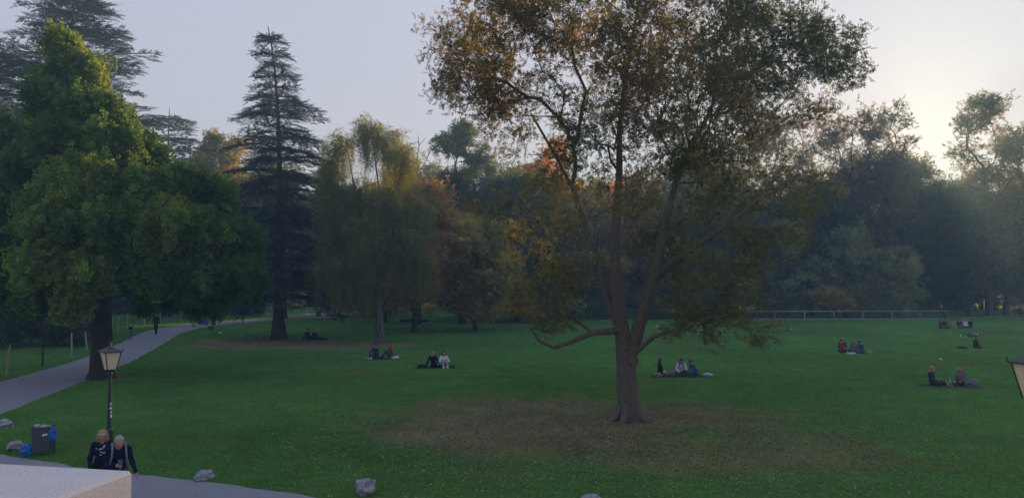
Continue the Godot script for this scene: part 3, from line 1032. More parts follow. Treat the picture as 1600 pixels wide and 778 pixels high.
func shrub(called: String, label: String, x: float, z: float, h: float, r: float, a: Color, b: Color, points := 60) -> void:
	var lobes := []
	for k in 5:
		var az := k * 1.3 + rng.randf()
		lobes.append([cos(az) * r * 0.5, h * rng.randf_range(0.3, 0.75), sin(az) * r * 0.5, r * 0.5, int(points / 5.0), minf(1.0, h * 0.5 / r), a, b])
	var t := Tree3.new()
	t.node(Vector3(0, -0.05, 0), -1, 0.05, 0)
	t.chain([Vector3(0, 0.15, 0), Vector3(0.02, h * 0.3, 0)], 0.05, 0.03, 0, 0)
	var owner := PackedInt32Array()
	var att := lobe_points(lobes, owner)
	for k in att.size():
		att[k].y = maxf(att[k].y, 0.12)
	t.grow(att, 1, 0.4, rng, 0.4)
	t.thicken(0.008, 2.3)
	var root := thing(called, label, "shrub", Vector3(x, 0, z))
	var mb := MB.new()
	t.tubes(-1, mb)
	part("stems", mb.mesh(), M.dark_bark, root)
	var cp := Copies.new()
	leaf_copies(t, owner, lobes, 16, r * 0.28, 0.5, 0.0, cp)
	root.add_child(cp.node("foliage", M.shrub_spray, M.leaf))


func make_shrubs() -> void:
	var dark := col(0.070, 0.100, 0.065)
	var mid := col(0.130, 0.170, 0.080)
	var olive := col(0.220, 0.240, 0.110)
	var orange := col(0.620, 0.270, 0.070)
	var gold := col(0.600, 0.420, 0.100)
	var rust := col(0.440, 0.190, 0.090)
	shrub("shrub", "low orange-brown shrub at the lawn edge under the dipping branch", 0.2, -84.0, 3.0, 2.2, rust, orange)
	shrub("shrub", "yellow-green shrub left of the orange-brown one", -2.0, -88.0, 4.4, 2.4, olive, gold)
	shrub("shrub", "dark low shrub at the foot of the broad dark tree", -5.5, -90.0, 2.6, 3.0, dark, rust)
	shrub("shrub", "green shrub behind the figure in blue", 5.0, -90.0, 3.4, 3.0, mid, olive)
	shrub("shrub", "grey-green shrub behind the forked trunk", 10.0, -91.0, 3.2, 2.8, mid, olive)
	shrub("shrub", "wide dull green shrub right of the forked trunk", 16.0, -90.5, 4.2, 3.4, mid, olive, 80)
	shrub("shrub", "dark leafy shrub before the first steel barrier", 21.5, -90.8, 4.0, 3.0, dark, olive, 80)
	shrub("shrub", "round green shrub behind the third barrier", 32.0, -91.5, 3.2, 2.4, mid, olive)
	shrub("shrub", "olive shrub with yellow tufts behind the fourth barrier", 37.5, -91.6, 4.6, 2.6, olive, gold, 80)
	shrub("shrub", "leafy shrub drooping over the last barriers", 43.0, -91.6, 3.6, 2.6, olive, col(0.14, 0.16, 0.06), 80)
	shrub("shrub", "dark shrub in the shade left of the ginkgo trunk", -35.5, -55.5, 3.2, 2.6, dark, mid, 80)
	shrub("shrub", "brown-leaved shrub in the shade beyond the leaning stake", -38.5, -56.5, 4.2, 2.6, rust, gold, 80)
	shrub("shrub", "low dark shrub behind the dark fence post", -32.5, -56.5, 2.0, 2.0, dark, mid)
	shrub("shrub", "small orange bush far beyond the dipping branch tip", 2.3, -82.5, 1.8, 0.9, orange, rust, 30)
	# the clipped hedge behind the stakes
	var root := thing("hedge", "long dark clipped hedge behind the wooden stakes", "hedge", Vector3(-47, 0, -100))
	var cp := Copies.new()
	for k in 5200:
		var x := rng.randf_range(-18, 15)
		var y := rng.randf_range(0.1, 2.1)
		var z := rng.randf_range(-0.9, 0.9)
		cp.add(facing(Vector3(0, 0.6, 0.6) + ball(), rng.randf() * TAU).scaled(Vector3.ONE * rng.randf_range(0.35, 0.6)), Vector3(x, y, z), dark.lerp(mid, rng.randf() * 0.3) * rng.randf_range(0.5, 0.9))
	root.add_child(cp.node("foliage", M.shrub_spray, M.leaf))
	var mb := MB.new()
	for k in 33:
		mb.tube([Vector3(-18 + k, -0.05, 0), Vector3(-18 + k + rng.randf_range(-0.2, 0.2), 1.9, rng.randf_range(-0.3, 0.3))], [0.06, 0.03], 5)
	part("stems", mb.mesh(), M.dark_bark, root)


# ------------------------------------------------------------------ fences, building, far things
func make_site() -> void:
	var mb: MB
	# stakes along the path
	var stakes := [[-25.9, -39.7, 1.5, 0.1], [-27.5, -48.4, 1.5, -0.02], [-29.0, -52.9, 1.25, -0.12], [-33.0, -63.8, 1.5, 0.03], [-34.6, -68.0, 1.6, 0.02], [-37.0, -74.5, 1.5, 0.0], [-37.6, -77.3, 1.6, 0.02], [-37.7, -79.3, 1.6, 0.0], [-38.0, -83.5, 1.6, 0.03], [-38.8, -87.0, 1.6, 0.0], [-36.7, -85.9, 1.6, -0.03], [-35.5, -92.0, 1.6, 0.02], [-39.6, -84.0, 1.6, 0.04]]
	for s in stakes:
		var o := thing("wooden_stake", "pale wooden stake in the grass along the path", "stake", Vector3(s[0], 0, s[1]), rng.randf(), "stakes along the path")
		o.rotation.z = -s[3]
		mb = MB.new()
		mb.tube([Vector3(0, -0.2, 0), Vector3(0.005, s[2] * 0.5, 0), Vector3(0, s[2], 0)], [0.055, 0.052, 0.048], 7)
		part("post", mb.mesh(), M.wood, o)
		mb = MB.new()
		mb.lathe([[0.048, s[2] + 0.002], [0.03, s[2] + 0.05], [0.0, s[2] + 0.06]], 7)
		part("tip", mb.mesh(), M.wood, o)
	var post := thing("fence_post", "dark metal fence post standing among the pale stakes", "post", Vector3(-26.4, 0, -43.6))
	mb = MB.new()
	mb.lathe([[0.08, -0.1], [0.08, 0.1], [0.06, 0.14], [0.06, 1.45], [0.07, 1.47], [0.04, 1.54], [0.0, 1.55]], 10)
	part("post", mb.mesh(), M.lamp_metal, post)
	mb = MB.new()
	mb.box(Vector3(0, 1.2, 0.066), Vector3(0.05, 0.12, 0.02), 0.004)
	part("bracket", mb.mesh(), M.lamp_metal, post)
	# crowd barriers at the lawn's far edge
	var place := ["before the dark leafy shrub", "second from the dark leafy shrub", "third from the dark leafy shrub", "before the pale olive tree", "fourth from the dark round tree", "third from the dark round tree", "second from the dark round tree", "next to the dark round tree"]
	for k in 8:
		var o := thing("crowd_barrier", "grey steel crowd barrier, " + place[k], "barrier", Vector3(25.0 + k * 3.42, 0, -88.2 - 0.19 * k), rng.randf_range(-0.05, 0.05), "steel barriers along the lawn edge")
		mb = MB.new()
		var w := 1.62
		mb.tube([Vector3(-w, 0.16, 0), Vector3(-w, 0.92, 0), Vector3(-w + 0.05, 1.02, 0), Vector3(-w + 0.15, 1.05, 0), Vector3(w - 0.15, 1.05, 0), Vector3(w - 0.05, 1.02, 0), Vector3(w, 0.92, 0), Vector3(w, 0.16, 0), Vector3(w - 0.02, 0.13, 0), Vector3(-w + 0.02, 0.13, 0)], [0.032, 0.032, 0.032, 0.032, 0.032, 0.032, 0.032, 0.032, 0.032, 0.032], 8)
		part("frame", mb.mesh(), M.steel, o)
		for b in 15:
			mb = MB.new()
			var x := -w + (b + 1) * 2.0 * w / 16.0
			mb.tube([Vector3(x, 0.14, 0), Vector3(x, 1.04, 0)], [0.006, 0.006], 5)
			part("bar", mb.mesh(), M.steel, o)
		for s in [-1.0, 1.0]:
			mb = MB.new()
			mb.tube([Vector3(s * (w - 0.1), 0.01, 0.3), Vector3(s * (w - 0.1), 0.12, 0.04), Vector3(s * (w - 0.1), 0.12, -0.04), Vector3(s * (w - 0.1), 0.01, -0.3)], [0.022, 0.022, 0.022, 0.022], 6)
			part("foot", mb.mesh(), M.steel, o)
	# railing by the road, left of the birch trunk
	var rail := thing("railing", "pale grey metal railing by the road behind the birch", "railing", Vector3(-22.0, 0, -99.2))
	for y in [0.35, 0.68, 1.0]:
		mb = MB.new()
		mb.tube([Vector3(-4.4, y, 0), Vector3(5.5, y, -0.1)], [0.05, 0.05], 7)
		part("rail", mb.mesh(), M.steel, rail)
	for k in 6:
		mb = MB.new()
		mb.tube([Vector3(-4.4 + k * 1.98, -0.05, -0.02 * k), Vector3(-4.4 + k * 1.98, 1.04, -0.02 * k)], [0.045, 0.045], 7)
		part("post", mb.mesh(), M.steel, rail)
	# pale house glimpsed beside the ginkgo trunk
	var house := thing("house", "pale grey house front glimpsed through leaves beside the ginkgo trunk", "building", Vector3(-74, 0, -146), 0.25)
	mb = MB.new()
	mb.box(Vector3(0, 5.5, -4), Vector3(26, 11, 8), 0.02)
	part("wall", mb.mesh(), mat(lin(0.5, 0.5, 0.52), 0.9), house)
	mb = MB.new()
	mb.box(Vector3(0, 11.2, -4), Vector3(26.8, 0.4, 8.8), 0.05)
	part("cornice", mb.mesh(), mat(lin(0.4, 0.4, 0.4), 0.9), house)
	var frame_mat := mat(lin(0.62, 0.62, 0.62), 0.7)
	var glass := mat(lin(0.03, 0.035, 0.045), 0.1, 0.6)
	for f in 3:
		for k in 8:
			var c := Vector3(-11.4 + k * 3.25, 2.4 + f * 3.4, 0.0)
			mb = MB.new()
			mb.box(c + Vector3(0, 1.0, 0.06), Vector3(1.5, 0.16, 0.16))
			mb.box(c + Vector3(0, -1.0, 0.09), Vector3(1.6, 0.14, 0.22))
			for s in [-1.0, 1.0]:
				mb.box(c + Vector3(s * 0.68, 0, 0.06), Vector3(0.14, 1.84, 0.16))
			mb.box(c + Vector3(0, 0, 0.045), Vector3(0.08, 1.84, 0.1))
			var win := part("window", mb.mesh(), frame_mat, house)
			mb = MB.new()
			mb.box(c + Vector3(0, 0, 0.02), Vector3(1.22, 1.84, 0.03))
			part("pane", mb.mesh(), glass, win)
	# far street lamp with white globe
	var fl := thing("street_lamp", "slim street lamp with small white globe behind the hedge", "lamp", Vector3(-46.5, 0, -103.6))
	mb = MB.new()
	mb.lathe([[0.09, -0.1], [0.09, 0.6], [0.05, 0.7], [0.045, 2.25], [0.09, 2.3], [0.09, 2.34], [0.0, 2.345]], 8)
	part("post", mb.mesh(), M.lamp_metal, fl)
	mb = MB.new()
	mb.lathe([[0.0, 2.34], [0.16, 2.4], [0.24, 2.55], [0.22, 2.7], [0.1, 2.8], [0.0, 2.82]], 10)
	part("globe", mb.mesh(), M.white, fl)
	# far bin and bench beyond the pale path
	far_bin("litter_bin", "small dark litter bin on the far grass beyond the pale path", Vector3(57.8, 0, -98.0), M.bin_grey)
	far_bin("litter_bin", "dark bin beside the bright blue sack at the path's far bend", Vector3(-32.6, 0, -80.9), M.bin_grey)
	var bench := thing("park_bench", "dark park bench on the pale path under the far dark tree", "bench", Vector3(62.5, 0.03, -95.0))
	for k in 3:
		mb = MB.new()
		mb.box(Vector3(0, 0.45, -0.15 + k * 0.14), Vector3(1.8, 0.04, 0.12), 0.008)
		part("slat", mb.mesh(), M.dark_bark, bench)
		mb = MB.new()
		mb.box(Vector3(0, 0.6 + k * 0.13, -0.27 - k * 0.03), Vector3(1.8, 0.11, 0.035), 0.008)
		part("slat", mb.mesh(), M.dark_bark, bench)
	for s in [-0.7, 0.7]:
		mb = MB.new()
		mb.tube([Vector3(s, 0, 0.15), Vector3(s, 0.41, 0.14), Vector3(s, 0.42, -0.2), Vector3(s, 0.92, -0.37)], [0.03, 0.03, 0.03, 0.025], 6)
		mb.tube([Vector3(s, 0, -0.3), Vector3(s, 0.41, -0.18)], [0.03, 0.03], 6)
		part("leg", mb.mesh(), M.lamp_metal, bench)


func far_bin(called: String, label: String, at: Vector3, m: Material) -> void:
	var o := thing(called, label, "bin", at)
	var mb := MB.new()
	mb.lathe([[0.0, 0.03], [0.2, 0.03], [0.26, 0.85], [0.23, 0.86], [0.2, 0.3], [0.0, 0.3]], 14)
	part("body", mb.mesh(), m, o)
	mb = MB.new()
	mb.lathe([[0.27, 0.82], [0.285, 0.84], [0.285, 0.89], [0.25, 0.9], [0.25, 0.86]], 14)
	part("rim", mb.mesh(), m, o)


# ------------------------------------------------------------------ lamps
func lamp(label: String, at: Vector3, yaw: float, stickers: bool) -> Node3D:
	var o := thing("park_lamp", label, "lamp", at, yaw, "old park lamps")
	var mb := MB.new()
	mb.lathe([[0.0, -0.05], [0.17, -0.05], [0.17, 0.1], [0.14, 0.14], [0.12, 0.5], [0.105, 0.9], [0.12, 0.93], [0.12, 0.97], [0.085, 1.0], [0.07, 1.02]], 16)
	part("base", mb.mesh(), M.lamp_metal, o)
	mb = MB.new()
	mb.lathe([[0.068, 1.0], [0.06, 1.1], [0.05, 1.7], [0.042, 2.42], [0.06, 2.44], [0.065, 2.47], [0.05, 2.5], [0.035, 2.53]], 14)
	part("post", mb.mesh(), M.lamp_metal, o)
	mb = MB.new()
	mb.lathe([[0.0, 2.52], [0.05, 2.52], [0.13, 2.56], [0.135, 2.585], [0.0, 2.59]], 4, Vector3.ZERO, Color.WHITE, PI / 4)
	part("lantern_floor", mb.mesh(), M.lamp_metal, o)
	var lo := 0.115
	var hi := 0.205
	var y0 := 2.592
	var y1 := 3.06
	for k in 4:
		var a := k * PI / 2.0 + PI / 4.0
		var c := Vector3(cos(a), 0, sin(a))
		var s2 := sqrt(2.0)
		mb = MB.new()
		mb.tube([c * lo * s2 + Vector3(0, y0 - 0.01, 0), c * hi * s2 + Vector3(0, y1 + 0.01, 0)], [0.014, 0.014], 6)
		part("lantern_bar", mb.mesh(), M.lamp_metal, o)
		mb = MB.new()
		mb.tube([c * (hi * s2 + 0.0) + Vector3(0, y1, 0), c * (hi * s2 + 0.045) + Vector3(0, y1 + 0.02, 0), c * (hi * s2 + 0.05) + Vector3(0, y1 + 0.075, 0)], [0.016, 0.014, 0.006], 6)
		part("corner_knob", mb.mesh(), M.lamp_metal, o)
		var e := Vector3(cos(k * PI / 2.0), 0, sin(k * PI / 2.0))
		var u := Vector3(-e.z, 0, e.x)
		mb = MB.new()
		var p := [e * (lo - 0.004) - u * lo + Vector3(0, y0, 0), e * (lo - 0.004) + u * lo + Vector3(0, y0, 0), e * (hi - 0.004) + u * hi + Vector3(0, y1, 0), e * (hi - 0.004) - u * hi + Vector3(0, y1, 0)]
		mb.poly(p, e)
		var back := p.map(func(x): return x - e * 0.005)
		mb.poly(back, -e)
		part("pane", mb.mesh(), M.pane, o)
		# roof face above each pane
		mb = MB.new()
		mb.poly([e * 0.235 - u * 0.235 + Vector3(0, y1 + 0.012, 0), e * 0.235 + u * 0.235 + Vector3(0, y1 + 0.012, 0), e * 0.07 + u * 0.07 + Vector3(0, y1 + 0.115, 0), e * 0.07 - u * 0.07 + Vector3(0, y1 + 0.115, 0)], (e + Vector3(0, 1.6, 0)).normalized())
		mb.poly([e * 0.235 - u * 0.235 + Vector3(0, y1 - 0.012, 0), e * 0.235 + u * 0.235 + Vector3(0, y1 - 0.012, 0), e * 0.235 + u * 0.235 + Vector3(0, y1 + 0.012, 0), e * 0.235 - u * 0.235 + Vector3(0, y1 + 0.012, 0)], e)
		part("roof_panel", mb.mesh(), M.lamp_metal, o)
	mb = MB.new()
	mb.lathe([[0.225, y1 - 0.012], [0.0, y1 - 0.014]], 4, Vector3.ZERO, Color.WHITE, PI / 4)
	mb.lathe([[0.1, y1 + 0.114], [0.07, y1 + 0.14], [0.03, y1 + 0.15], [0.022, y1 + 0.18], [0.04, y1 + 0.2], [0.03, y1 + 0.23], [0.0, y1 + 0.26]], 12)
	part("finial", mb.mesh(), M.lamp_metal, o)
	if stickers:
		for s in [[1.62, 0.9, 0.06, 0.08], [1.52, 1.2, 0.05, 0.06], [1.42, 0.7, 0.06, 0.05], [1.3, 1.0, 0.04, 0.09], [1.85, 0.8, 0.03, 0.04]]:
			mb = MB.new()
			var ring := []
			for j in 4:
				var a: float = s[1] + (j - 1.5) * s[2] / 0.055 * 0.5
				ring.append(a)
			for j in 3:
				var n0 := Vector3(cos(ring[j]), 0, sin(ring[j]))
				var n1 := Vector3(cos(ring[j + 1]), 0, sin(ring[j + 1]))
				var r := lerpf(0.062, 0.05, (s[0] - 1.1) / 0.6)
				mb.poly([n0 * r + Vector3(0, s[0], 0), n1 * r + Vector3(0, s[0], 0), n1 * r + Vector3(0, s[0] + s[3], 0), n0 * r + Vector3(0, s[0] + s[3], 0)], (n0 + n1).normalized())
			part("sticker", mb.mesh(), M.white, o)
	return o


func make_lamps() -> void:
	lamp("old park lamp with milky lantern and stickered post beside the walking couple", Vector3(-10.83, 0, -20.9), PI / 4 + 0.05, true)
	var o := lamp("old park lamp with milky lantern on a stone plinth by the forecourt", Vector3(7.1, 0.86, -10.5), 0.3, false)
	var mb := MB.new()
	mb.box(Vector3(0, -0.48, 0), Vector3(0.6, 0.84, 0.6), 0.015)
	mb.box(Vector3(0, -0.84, 0), Vector3(0.76, 0.1, 0.76), 0.015)
	part("plinth", mb.mesh(), mat(lin(0.5, 0.48, 0.45), 0.85), o)


# ------------------------------------------------------------------ bin, bags, rocks
func lump(size: Vector3, seed_: int, rough: float, facets := 2, power := 1.0) -> ArrayMesh:
	# a rounded lump broken up by noise, resting on y = 0
	var f := FastNoiseLite.new()
	f.seed = seed_
	f.frequency = 1.1
	f.fractal_octaves = 3
	var s := SphereMesh.new()
	s.radial_segments = 10 * facets
	s.rings = 6 * facets
	var a := s.get_mesh_arrays()
	var mb := MB.new()
	var low := 1e9
	for k in a[Mesh.ARRAY_VERTEX].size():
		var d: Vector3 = a[Mesh.ARRAY_VERTEX][k] * 2.0
		var r := 1.0 + rough * f.get_noise_3dv(d * power)
		# planes cut across the lump give it flat sides
		var cut := absf(f.get_noise_3dv(d * 0.7 + Vector3(9, 9, 9))) * rough * 1.3
		var p := d * (r - cut) * size * 0.5
		mb.v.append(p)
		low = minf(low, p.y)
	for k in mb.v.size():
		mb.v[k].y -= low * 0.75
	mb.i = a[Mesh.ARRAY_INDEX]
	return mb.mesh(false, false)


func make_bin_and_rocks() -> void:
	var rock_mat := textured(mat(lin(0.42, 0.42, 0.44), 0.85, 0.3), noise_tex(512, 0.035, [[0.0, lin(0.22, 0.23, 0.26)], [0.4, lin(0.6, 0.6, 0.62)], [0.55, lin(1.0, 1.0, 1.0)], [1.0, lin(0.85, 0.84, 0.82)]], 61, 5), 2.2, noise_tex(512, 0.05, [], 62, 4), 2.0)
	for r in [[-7.7, -19.5, 0.58, 0.32, 0.42, 1, "flat grey veined boulder on the grass edge right of the walking couple"], [-3.42, -18.15, 0.52, 0.50, 0.46, 2, "upright white-grey boulder on the grass edge before the brown leaf litter"], [1.77, -17.6, 0.5, 0.24, 0.4, 3, "low grey boulder at the lawn edge, farthest along from the lamp with stickers"], [-14.5, -22.7, 0.62, 0.38, 0.45, 4, "pale lumpy boulder beside the litter bin with blue bags"], [-17.0, -26.0, 0.66, 0.4, 0.5, 5, "pale boulder where the two paths part"]]:
		var o := part("boulder", lump(Vector3(r[2], r[3], r[4]), 70 + r[5], 0.42, 3, 0.75), rock_mat, self)
		o.position = Vector3(r[0], -0.02, r[1])
		o.rotation.y = r[5] * 1.3
		tag(o, r[6], "boulder", "boulders along the lawn edge")
	# litter bin on a post
	var b := thing("litter_bin", "grey box litter bin on a post with paper heaped in its top", "bin", Vector3(-13.35, 0, -22.1), 0.35)
	var mb := MB.new()
	mb.box(Vector3(0, 0.46, 0), Vector3(0.46, 0.66, 0.36), 0.02, Basis(Vector3(0, 0, 1), 0.03))
	part("body", mb.mesh(), M.bin_grey, b)
	mb = MB.new()
	for s in [-1.0, 1.0]:
		mb.box(Vector3(0, 0.815, s * 0.19), Vector3(0.52, 0.05, 0.03), 0.006)
		mb.box(Vector3(s * 0.246, 0.815, 0), Vector3(0.028, 0.05, 0.348), 0.006)
	part("rim", mb.mesh(), M.bin_grey, b)
	mb = MB.new()
	mb.tube([Vector3(0.3, -0.1, -0.02), Vector3(0.3, 0.86, -0.02)], [0.035, 0.035], 10)
	mb.box(Vector3(0.255, 0.6, -0.02), Vector3(0.07, 0.05, 0.05), 0.005)
	part("post", mb.mesh(), M.bin_grey, b)
	mb = MB.new()
	mb.box(Vector3(0.1, 0.62, 0.187), Vector3(0.13, 0.05, 0.006), 0.001, Basis(Vector3(0, 0, 1), 0.2))
	part("notice_label", mb.mesh(), M.white, b)
	for k in 5:
		var p := part("litter_paper", lump(Vector3(0.16, 0.1, 0.14), 80 + k, 0.8, 2, 1.6), mat([lin(0.6, 0.6, 0.6), lin(0.4, 0.36, 0.3), lin(0.3, 0.34, 0.4)][k % 3], 0.8), self)
		p.position = Vector3(-13.35 - 0.16 + k * 0.08, 0.79, -22.1 + 0.05 * (k % 2))
		tag(p, "crumpled paper scrap heaped on top of the grey box litter bin", "paper", "litter heaped on the bin")
	for s in [[-13.02, 0.44, -22.05, Vector3(0.24, 0.46, 0.2), "blue plastic bag hanging from the bin's post"], [-13.68, 0.05, -21.9, Vector3(0.34, 0.4, 0.28), "blue plastic bag slumped on the grass against the bin"]]:
		var o := part("plastic_bag", lump(s[3], 90 + int(s[1] * 10), 0.4, 3, 1.3), M.blue_plastic, self)
		o.position = Vector3(s[0], s[1], s[2])
		tag(o, s[4], "bag")
	var sack := part("plastic_sack", lump(Vector3(0.72, 0.86, 0.6), 95, 0.45, 3, 1.6), M.blue_plastic, self)
	sack.position = Vector3(-31.75, 0, -80.2)
	tag(sack, "bright blue rubbish sack at the path's far bend", "sack")
	for w in [[-25.9, -68.7, 0.6, "white paper lying on the grass left of the pointed cedar"], [14.6, -78.0, 0.4, ""], [18.4, -66.0, 0.5, ""], [22.5, -75.0, 0.45, ""], [26.5, -73.5, 0.45, ""], [26.0, -47.0, 0.3, ""], [30.6, -41.2, 0.3, ""]]:
		var o := part("paper_scrap", lump(Vector3(w[2], 0.12, w[2] * 0.5), 97, 0.8, 2, 1.6), M.white, self)
		o.position = Vector3(w[0], 0, w[1])
		o.rotation.y = w[0]
		tag(o, w[3] if w[3] else "small white paper scrap lying on the open lawn", "paper", "" if w[3] else "paper scraps on the open lawn")


# ------------------------------------------------------------------ grass and fallen leaves
func make_grass() -> void:
	var r := RandomNumberGenerator.new()
	r.seed = 77
	var mb := MB.new()
	for k in 14:
		var p := Vector3(r.randf_range(-0.5, 0.5), 0, r.randf_range(-0.5, 0.5))
		var d := Vector3(r.randfn() * 0.25, r.randf_range(0.3, 0.6), r.randfn() * 0.25)
		var s := Vector3(r.randfn(), 0, r.randfn()).normalized() * 0.035
		var f := mb.v.size()
		var g := r.randf_range(0.7, 1.3)
		for q in [p - s, p + s, p + d]:
			mb.vert(q, Vector3.UP, Color(g, g, g * 0.9))
		mb.i.append_array(PackedInt32Array([f, f + 1, f + 2]))
	var blades := mb.mesh(true, false)
	var cp := Copies.new()
	for band in [[17.0, 26.0, 62000, 0.13], [26.0, 40.0, 70000, 0.17], [40.0, 62.0, 56000, 0.24], [62.0, 106.0, 80000, 0.36]]:
		for k in band[2]:
			var d := sqrt(r.randf_range(band[0] * band[0], band[1] * band[1]))
			var x := r.randf_range(-0.74, 0.74) * d
			var p := Vector2(x, -d)
			if inside(p, near_path) or inside(p, left_path):
				continue
			var soil := bare(x, -d)
			if r.randf() < soil * 0.9:
				continue
			var s: float = band[3] * r.randf_range(0.7, 1.3)
			cp.add(Basis(Vector3.UP, r.randf() * TAU).scaled(Vector3(s, minf(s, 0.2) * r.randf_range(0.6, 1.2), s)), Vector3(x, 0.0, -d), lawn_colour(x, -d) * r.randf_range(1.0, 1.5))
	var o := cp.node("grass", blades, M.grass)
	add_child(o)
	tag(o, "short mown green grass of the park lawn", "grass", "", "stuff")
	mb = MB.new()
	mb.v = PackedVector3Array([Vector3(0, 0, -0.5), Vector3(0.32, 0.14, 0), Vector3(0, 0.03, 0.5), Vector3(-0.32, 0.16, 0)])
	mb.i = PackedInt32Array([0, 1, 2, 0, 2, 3])
	mb.c = PackedColorArray([Color.WHITE, Color.WHITE, Color.WHITE, Color.WHITE])
	var leaf := mb.mesh(true, false)
	cp = Copies.new()
	var tones := [col(0.34, 0.27, 0.11), col(0.26, 0.22, 0.10), col(0.17, 0.11, 0.05), col(0.30, 0.30, 0.20), col(0.10, 0.065, 0.04)]
	for k in 60000:
		var x := 0.0
		var z := 0.0
		var kind := r.randf()
		if kind < 0.62:
			x = 4.0 + r.randfn() * 6.5
			z = -25.0 + r.randfn() * 5.0
		elif kind < 0.72:
			x = -16.0 + r.randfn() * 5.0
			z = -57.0 + r.randfn() * 3.5
		else:
			var d := sqrt(r.randf_range(17.0 * 17.0, 66.0 * 66.0))
			x = r.randf_range(-0.72, 0.72) * d
			z = -d
			if r.randf() < 0.55:
				continue
		if z > -16.5 or z < -70.0 or inside(Vector2(x, z), near_path) and r.randf() < 0.9 or inside(Vector2(x, z), left_path) and r.randf() < 0.8:
			continue
		var soil := bare(x, z)
		var c: Color = tones[r.randi() % (5 if soil > 0.4 else 4)]
		var s := r.randf_range(0.04, 0.085)
		var b := Basis(Vector3(r.randfn(), 0, r.randfn()).normalized(), r.randfn() * 0.3) * Basis(Vector3.UP, r.randf() * TAU)
		cp.add(b.scaled(Vector3.ONE * s), Vector3(x, r.randf_range(0.035, 0.06), z), c * r.randf_range(0.6, 1.15))
	o = cp.node("fallen_leaves", leaf, M.litter)
	add_child(o)
	tag(o, "yellow and brown fallen leaves scattered over the lawn", "leaves", "", "stuff")


# ------------------------------------------------------------------ people
func sdf_mesh(bones: Array, cell: float, k: float) -> MB:
	# bones: [a, b, radius at a, radius at b, colour number]; a smooth union meshed as surface nets
	var lo := Vector3.ONE * 1e9
	var hi := -lo
	for b in bones:
		var r: float = maxf(b[2], b[3])
		lo = lo.min(b[0].min(b[1]) - Vector3.ONE * r)
		hi = hi.max(b[0].max(b[1]) + Vector3.ONE * r)
	lo -= Vector3.ONE * cell * 2.5
	hi += Vector3.ONE * cell * 2.5
	var nx := int((hi.x - lo.x) / cell) + 2
	var ny := int((hi.y - lo.y) / cell) + 2
	var nz := int((hi.z - lo.z) / cell) + 2
	var f := PackedFloat32Array()
	f.resize(nx * ny * nz)
	f.fill(1.0)
	for b in bones:
		var a: Vector3 = b[0]
		var ab: Vector3 = b[1] - a
		var len2 := maxf(ab.length_squared(), 1e-8)
		var ra: float = b[2]
		var dr: float = b[3] - ra
		var pad: float = maxf(b[2], b[3]) + k + cell * 2.0
		var l3: Vector3 = (a.min(b[1]) - Vector3.ONE * pad - lo) / cell
		var h3: Vector3 = (a.max(b[1]) + Vector3.ONE * pad - lo) / cell
		for z in range(maxi(0, int(l3.z)), mini(nz, int(h3.z) + 2)):
			for y in range(maxi(0, int(l3.y)), mini(ny, int(h3.y) + 2)):
				var row := (z * ny + y) * nx
				for x in range(maxi(0, int(l3.x)), mini(nx, int(h3.x) + 2)):
					var p := lo + Vector3(x, y, z) * cell - a
					var h := clampf(p.dot(ab) / len2, 0.0, 1.0)
					var d := (p - ab * h).length() - ra - dr * h
					var q := f[row + x]
					var m := maxf(k - absf(d - q), 0.0) / k
					f[row + x] = minf(d, q) - m * m * k * 0.25
	var mb := MB.new()
	var at := PackedInt32Array()
	at.resize(nx * ny * nz)
	at.fill(-1)
	var corner := [0, 1, nx, nx + 1, nx * ny, nx * ny + 1, nx * ny + nx, nx * ny + nx + 1]
	for z in nz - 1:
		for y in ny - 1:
			var row := (z * ny + y) * nx
			for x in nx - 1:
				var c := row + x
				if f[c] > cell * 2.0:
					continue
				var mask := 0
				for j in 8:
					if f[c + corner[j]] < 0.0:
						mask |= 1 << j
				if mask == 0 or mask == 255:
					continue
				var sum := Vector3.ZERO
				var count := 0
				for j in 8:
					for axis in 3:
						var o := j | (1 << axis)
						if o == j:
							continue
						var v0 := f[c + corner[j]]
						var v1 := f[c + corner[o]]
						if (v0 < 0.0) == (v1 < 0.0):
							continue
						var t := v0 / (v0 - v1)
						var p := Vector3(j & 1, (j >> 1) & 1, j >> 2)
						p[axis] += t
						sum += p
						count += 1
				var g := Vector3.ZERO
				for j in 8:
					g += Vector3((j & 1) * 2 - 1, ((j >> 1) & 1) * 2 - 1, (j >> 2) * 2 - 1) * f[c + corner[j]]
				var pos := lo + (Vector3(x, y, z) + sum / count) * cell
				at[c] = mb.vert(pos, g.normalized())
				var best := 1e9
				var id := 0
				for b in bones:
					var ab: Vector3 = b[1] - b[0]
					var h := clampf((pos - b[0]).dot(ab) / maxf(ab.length_squared(), 1e-8), 0.0, 1.0)
					var d: float = (pos - b[0] - ab * h).length() - lerpf(b[2], b[3], h)
					if d < best:
						best = d
						id = b[4]
				mb.ids.append(id)
	var step := [1, nx, nx * ny]
	for z in range(1, nz - 1):
		for y in range(1, ny - 1):
			for x in range(1, nx - 1):
				var c := (z * ny + y) * nx + x
				for axis in 3:
					if (f[c] < 0.0) == (f[c + step[axis]] < 0.0):
						continue
					var u: int = step[(axis + 1) % 3]
					var w: int = step[(axis + 2) % 3]
					var q := [at[c], at[c - u], at[c - u - w], at[c - w]]
					if q.min() < 0:
						continue
					mb.tri(q[0], q[1], q[2])
					mb.tri(q[0], q[2], q[3])
	return mb


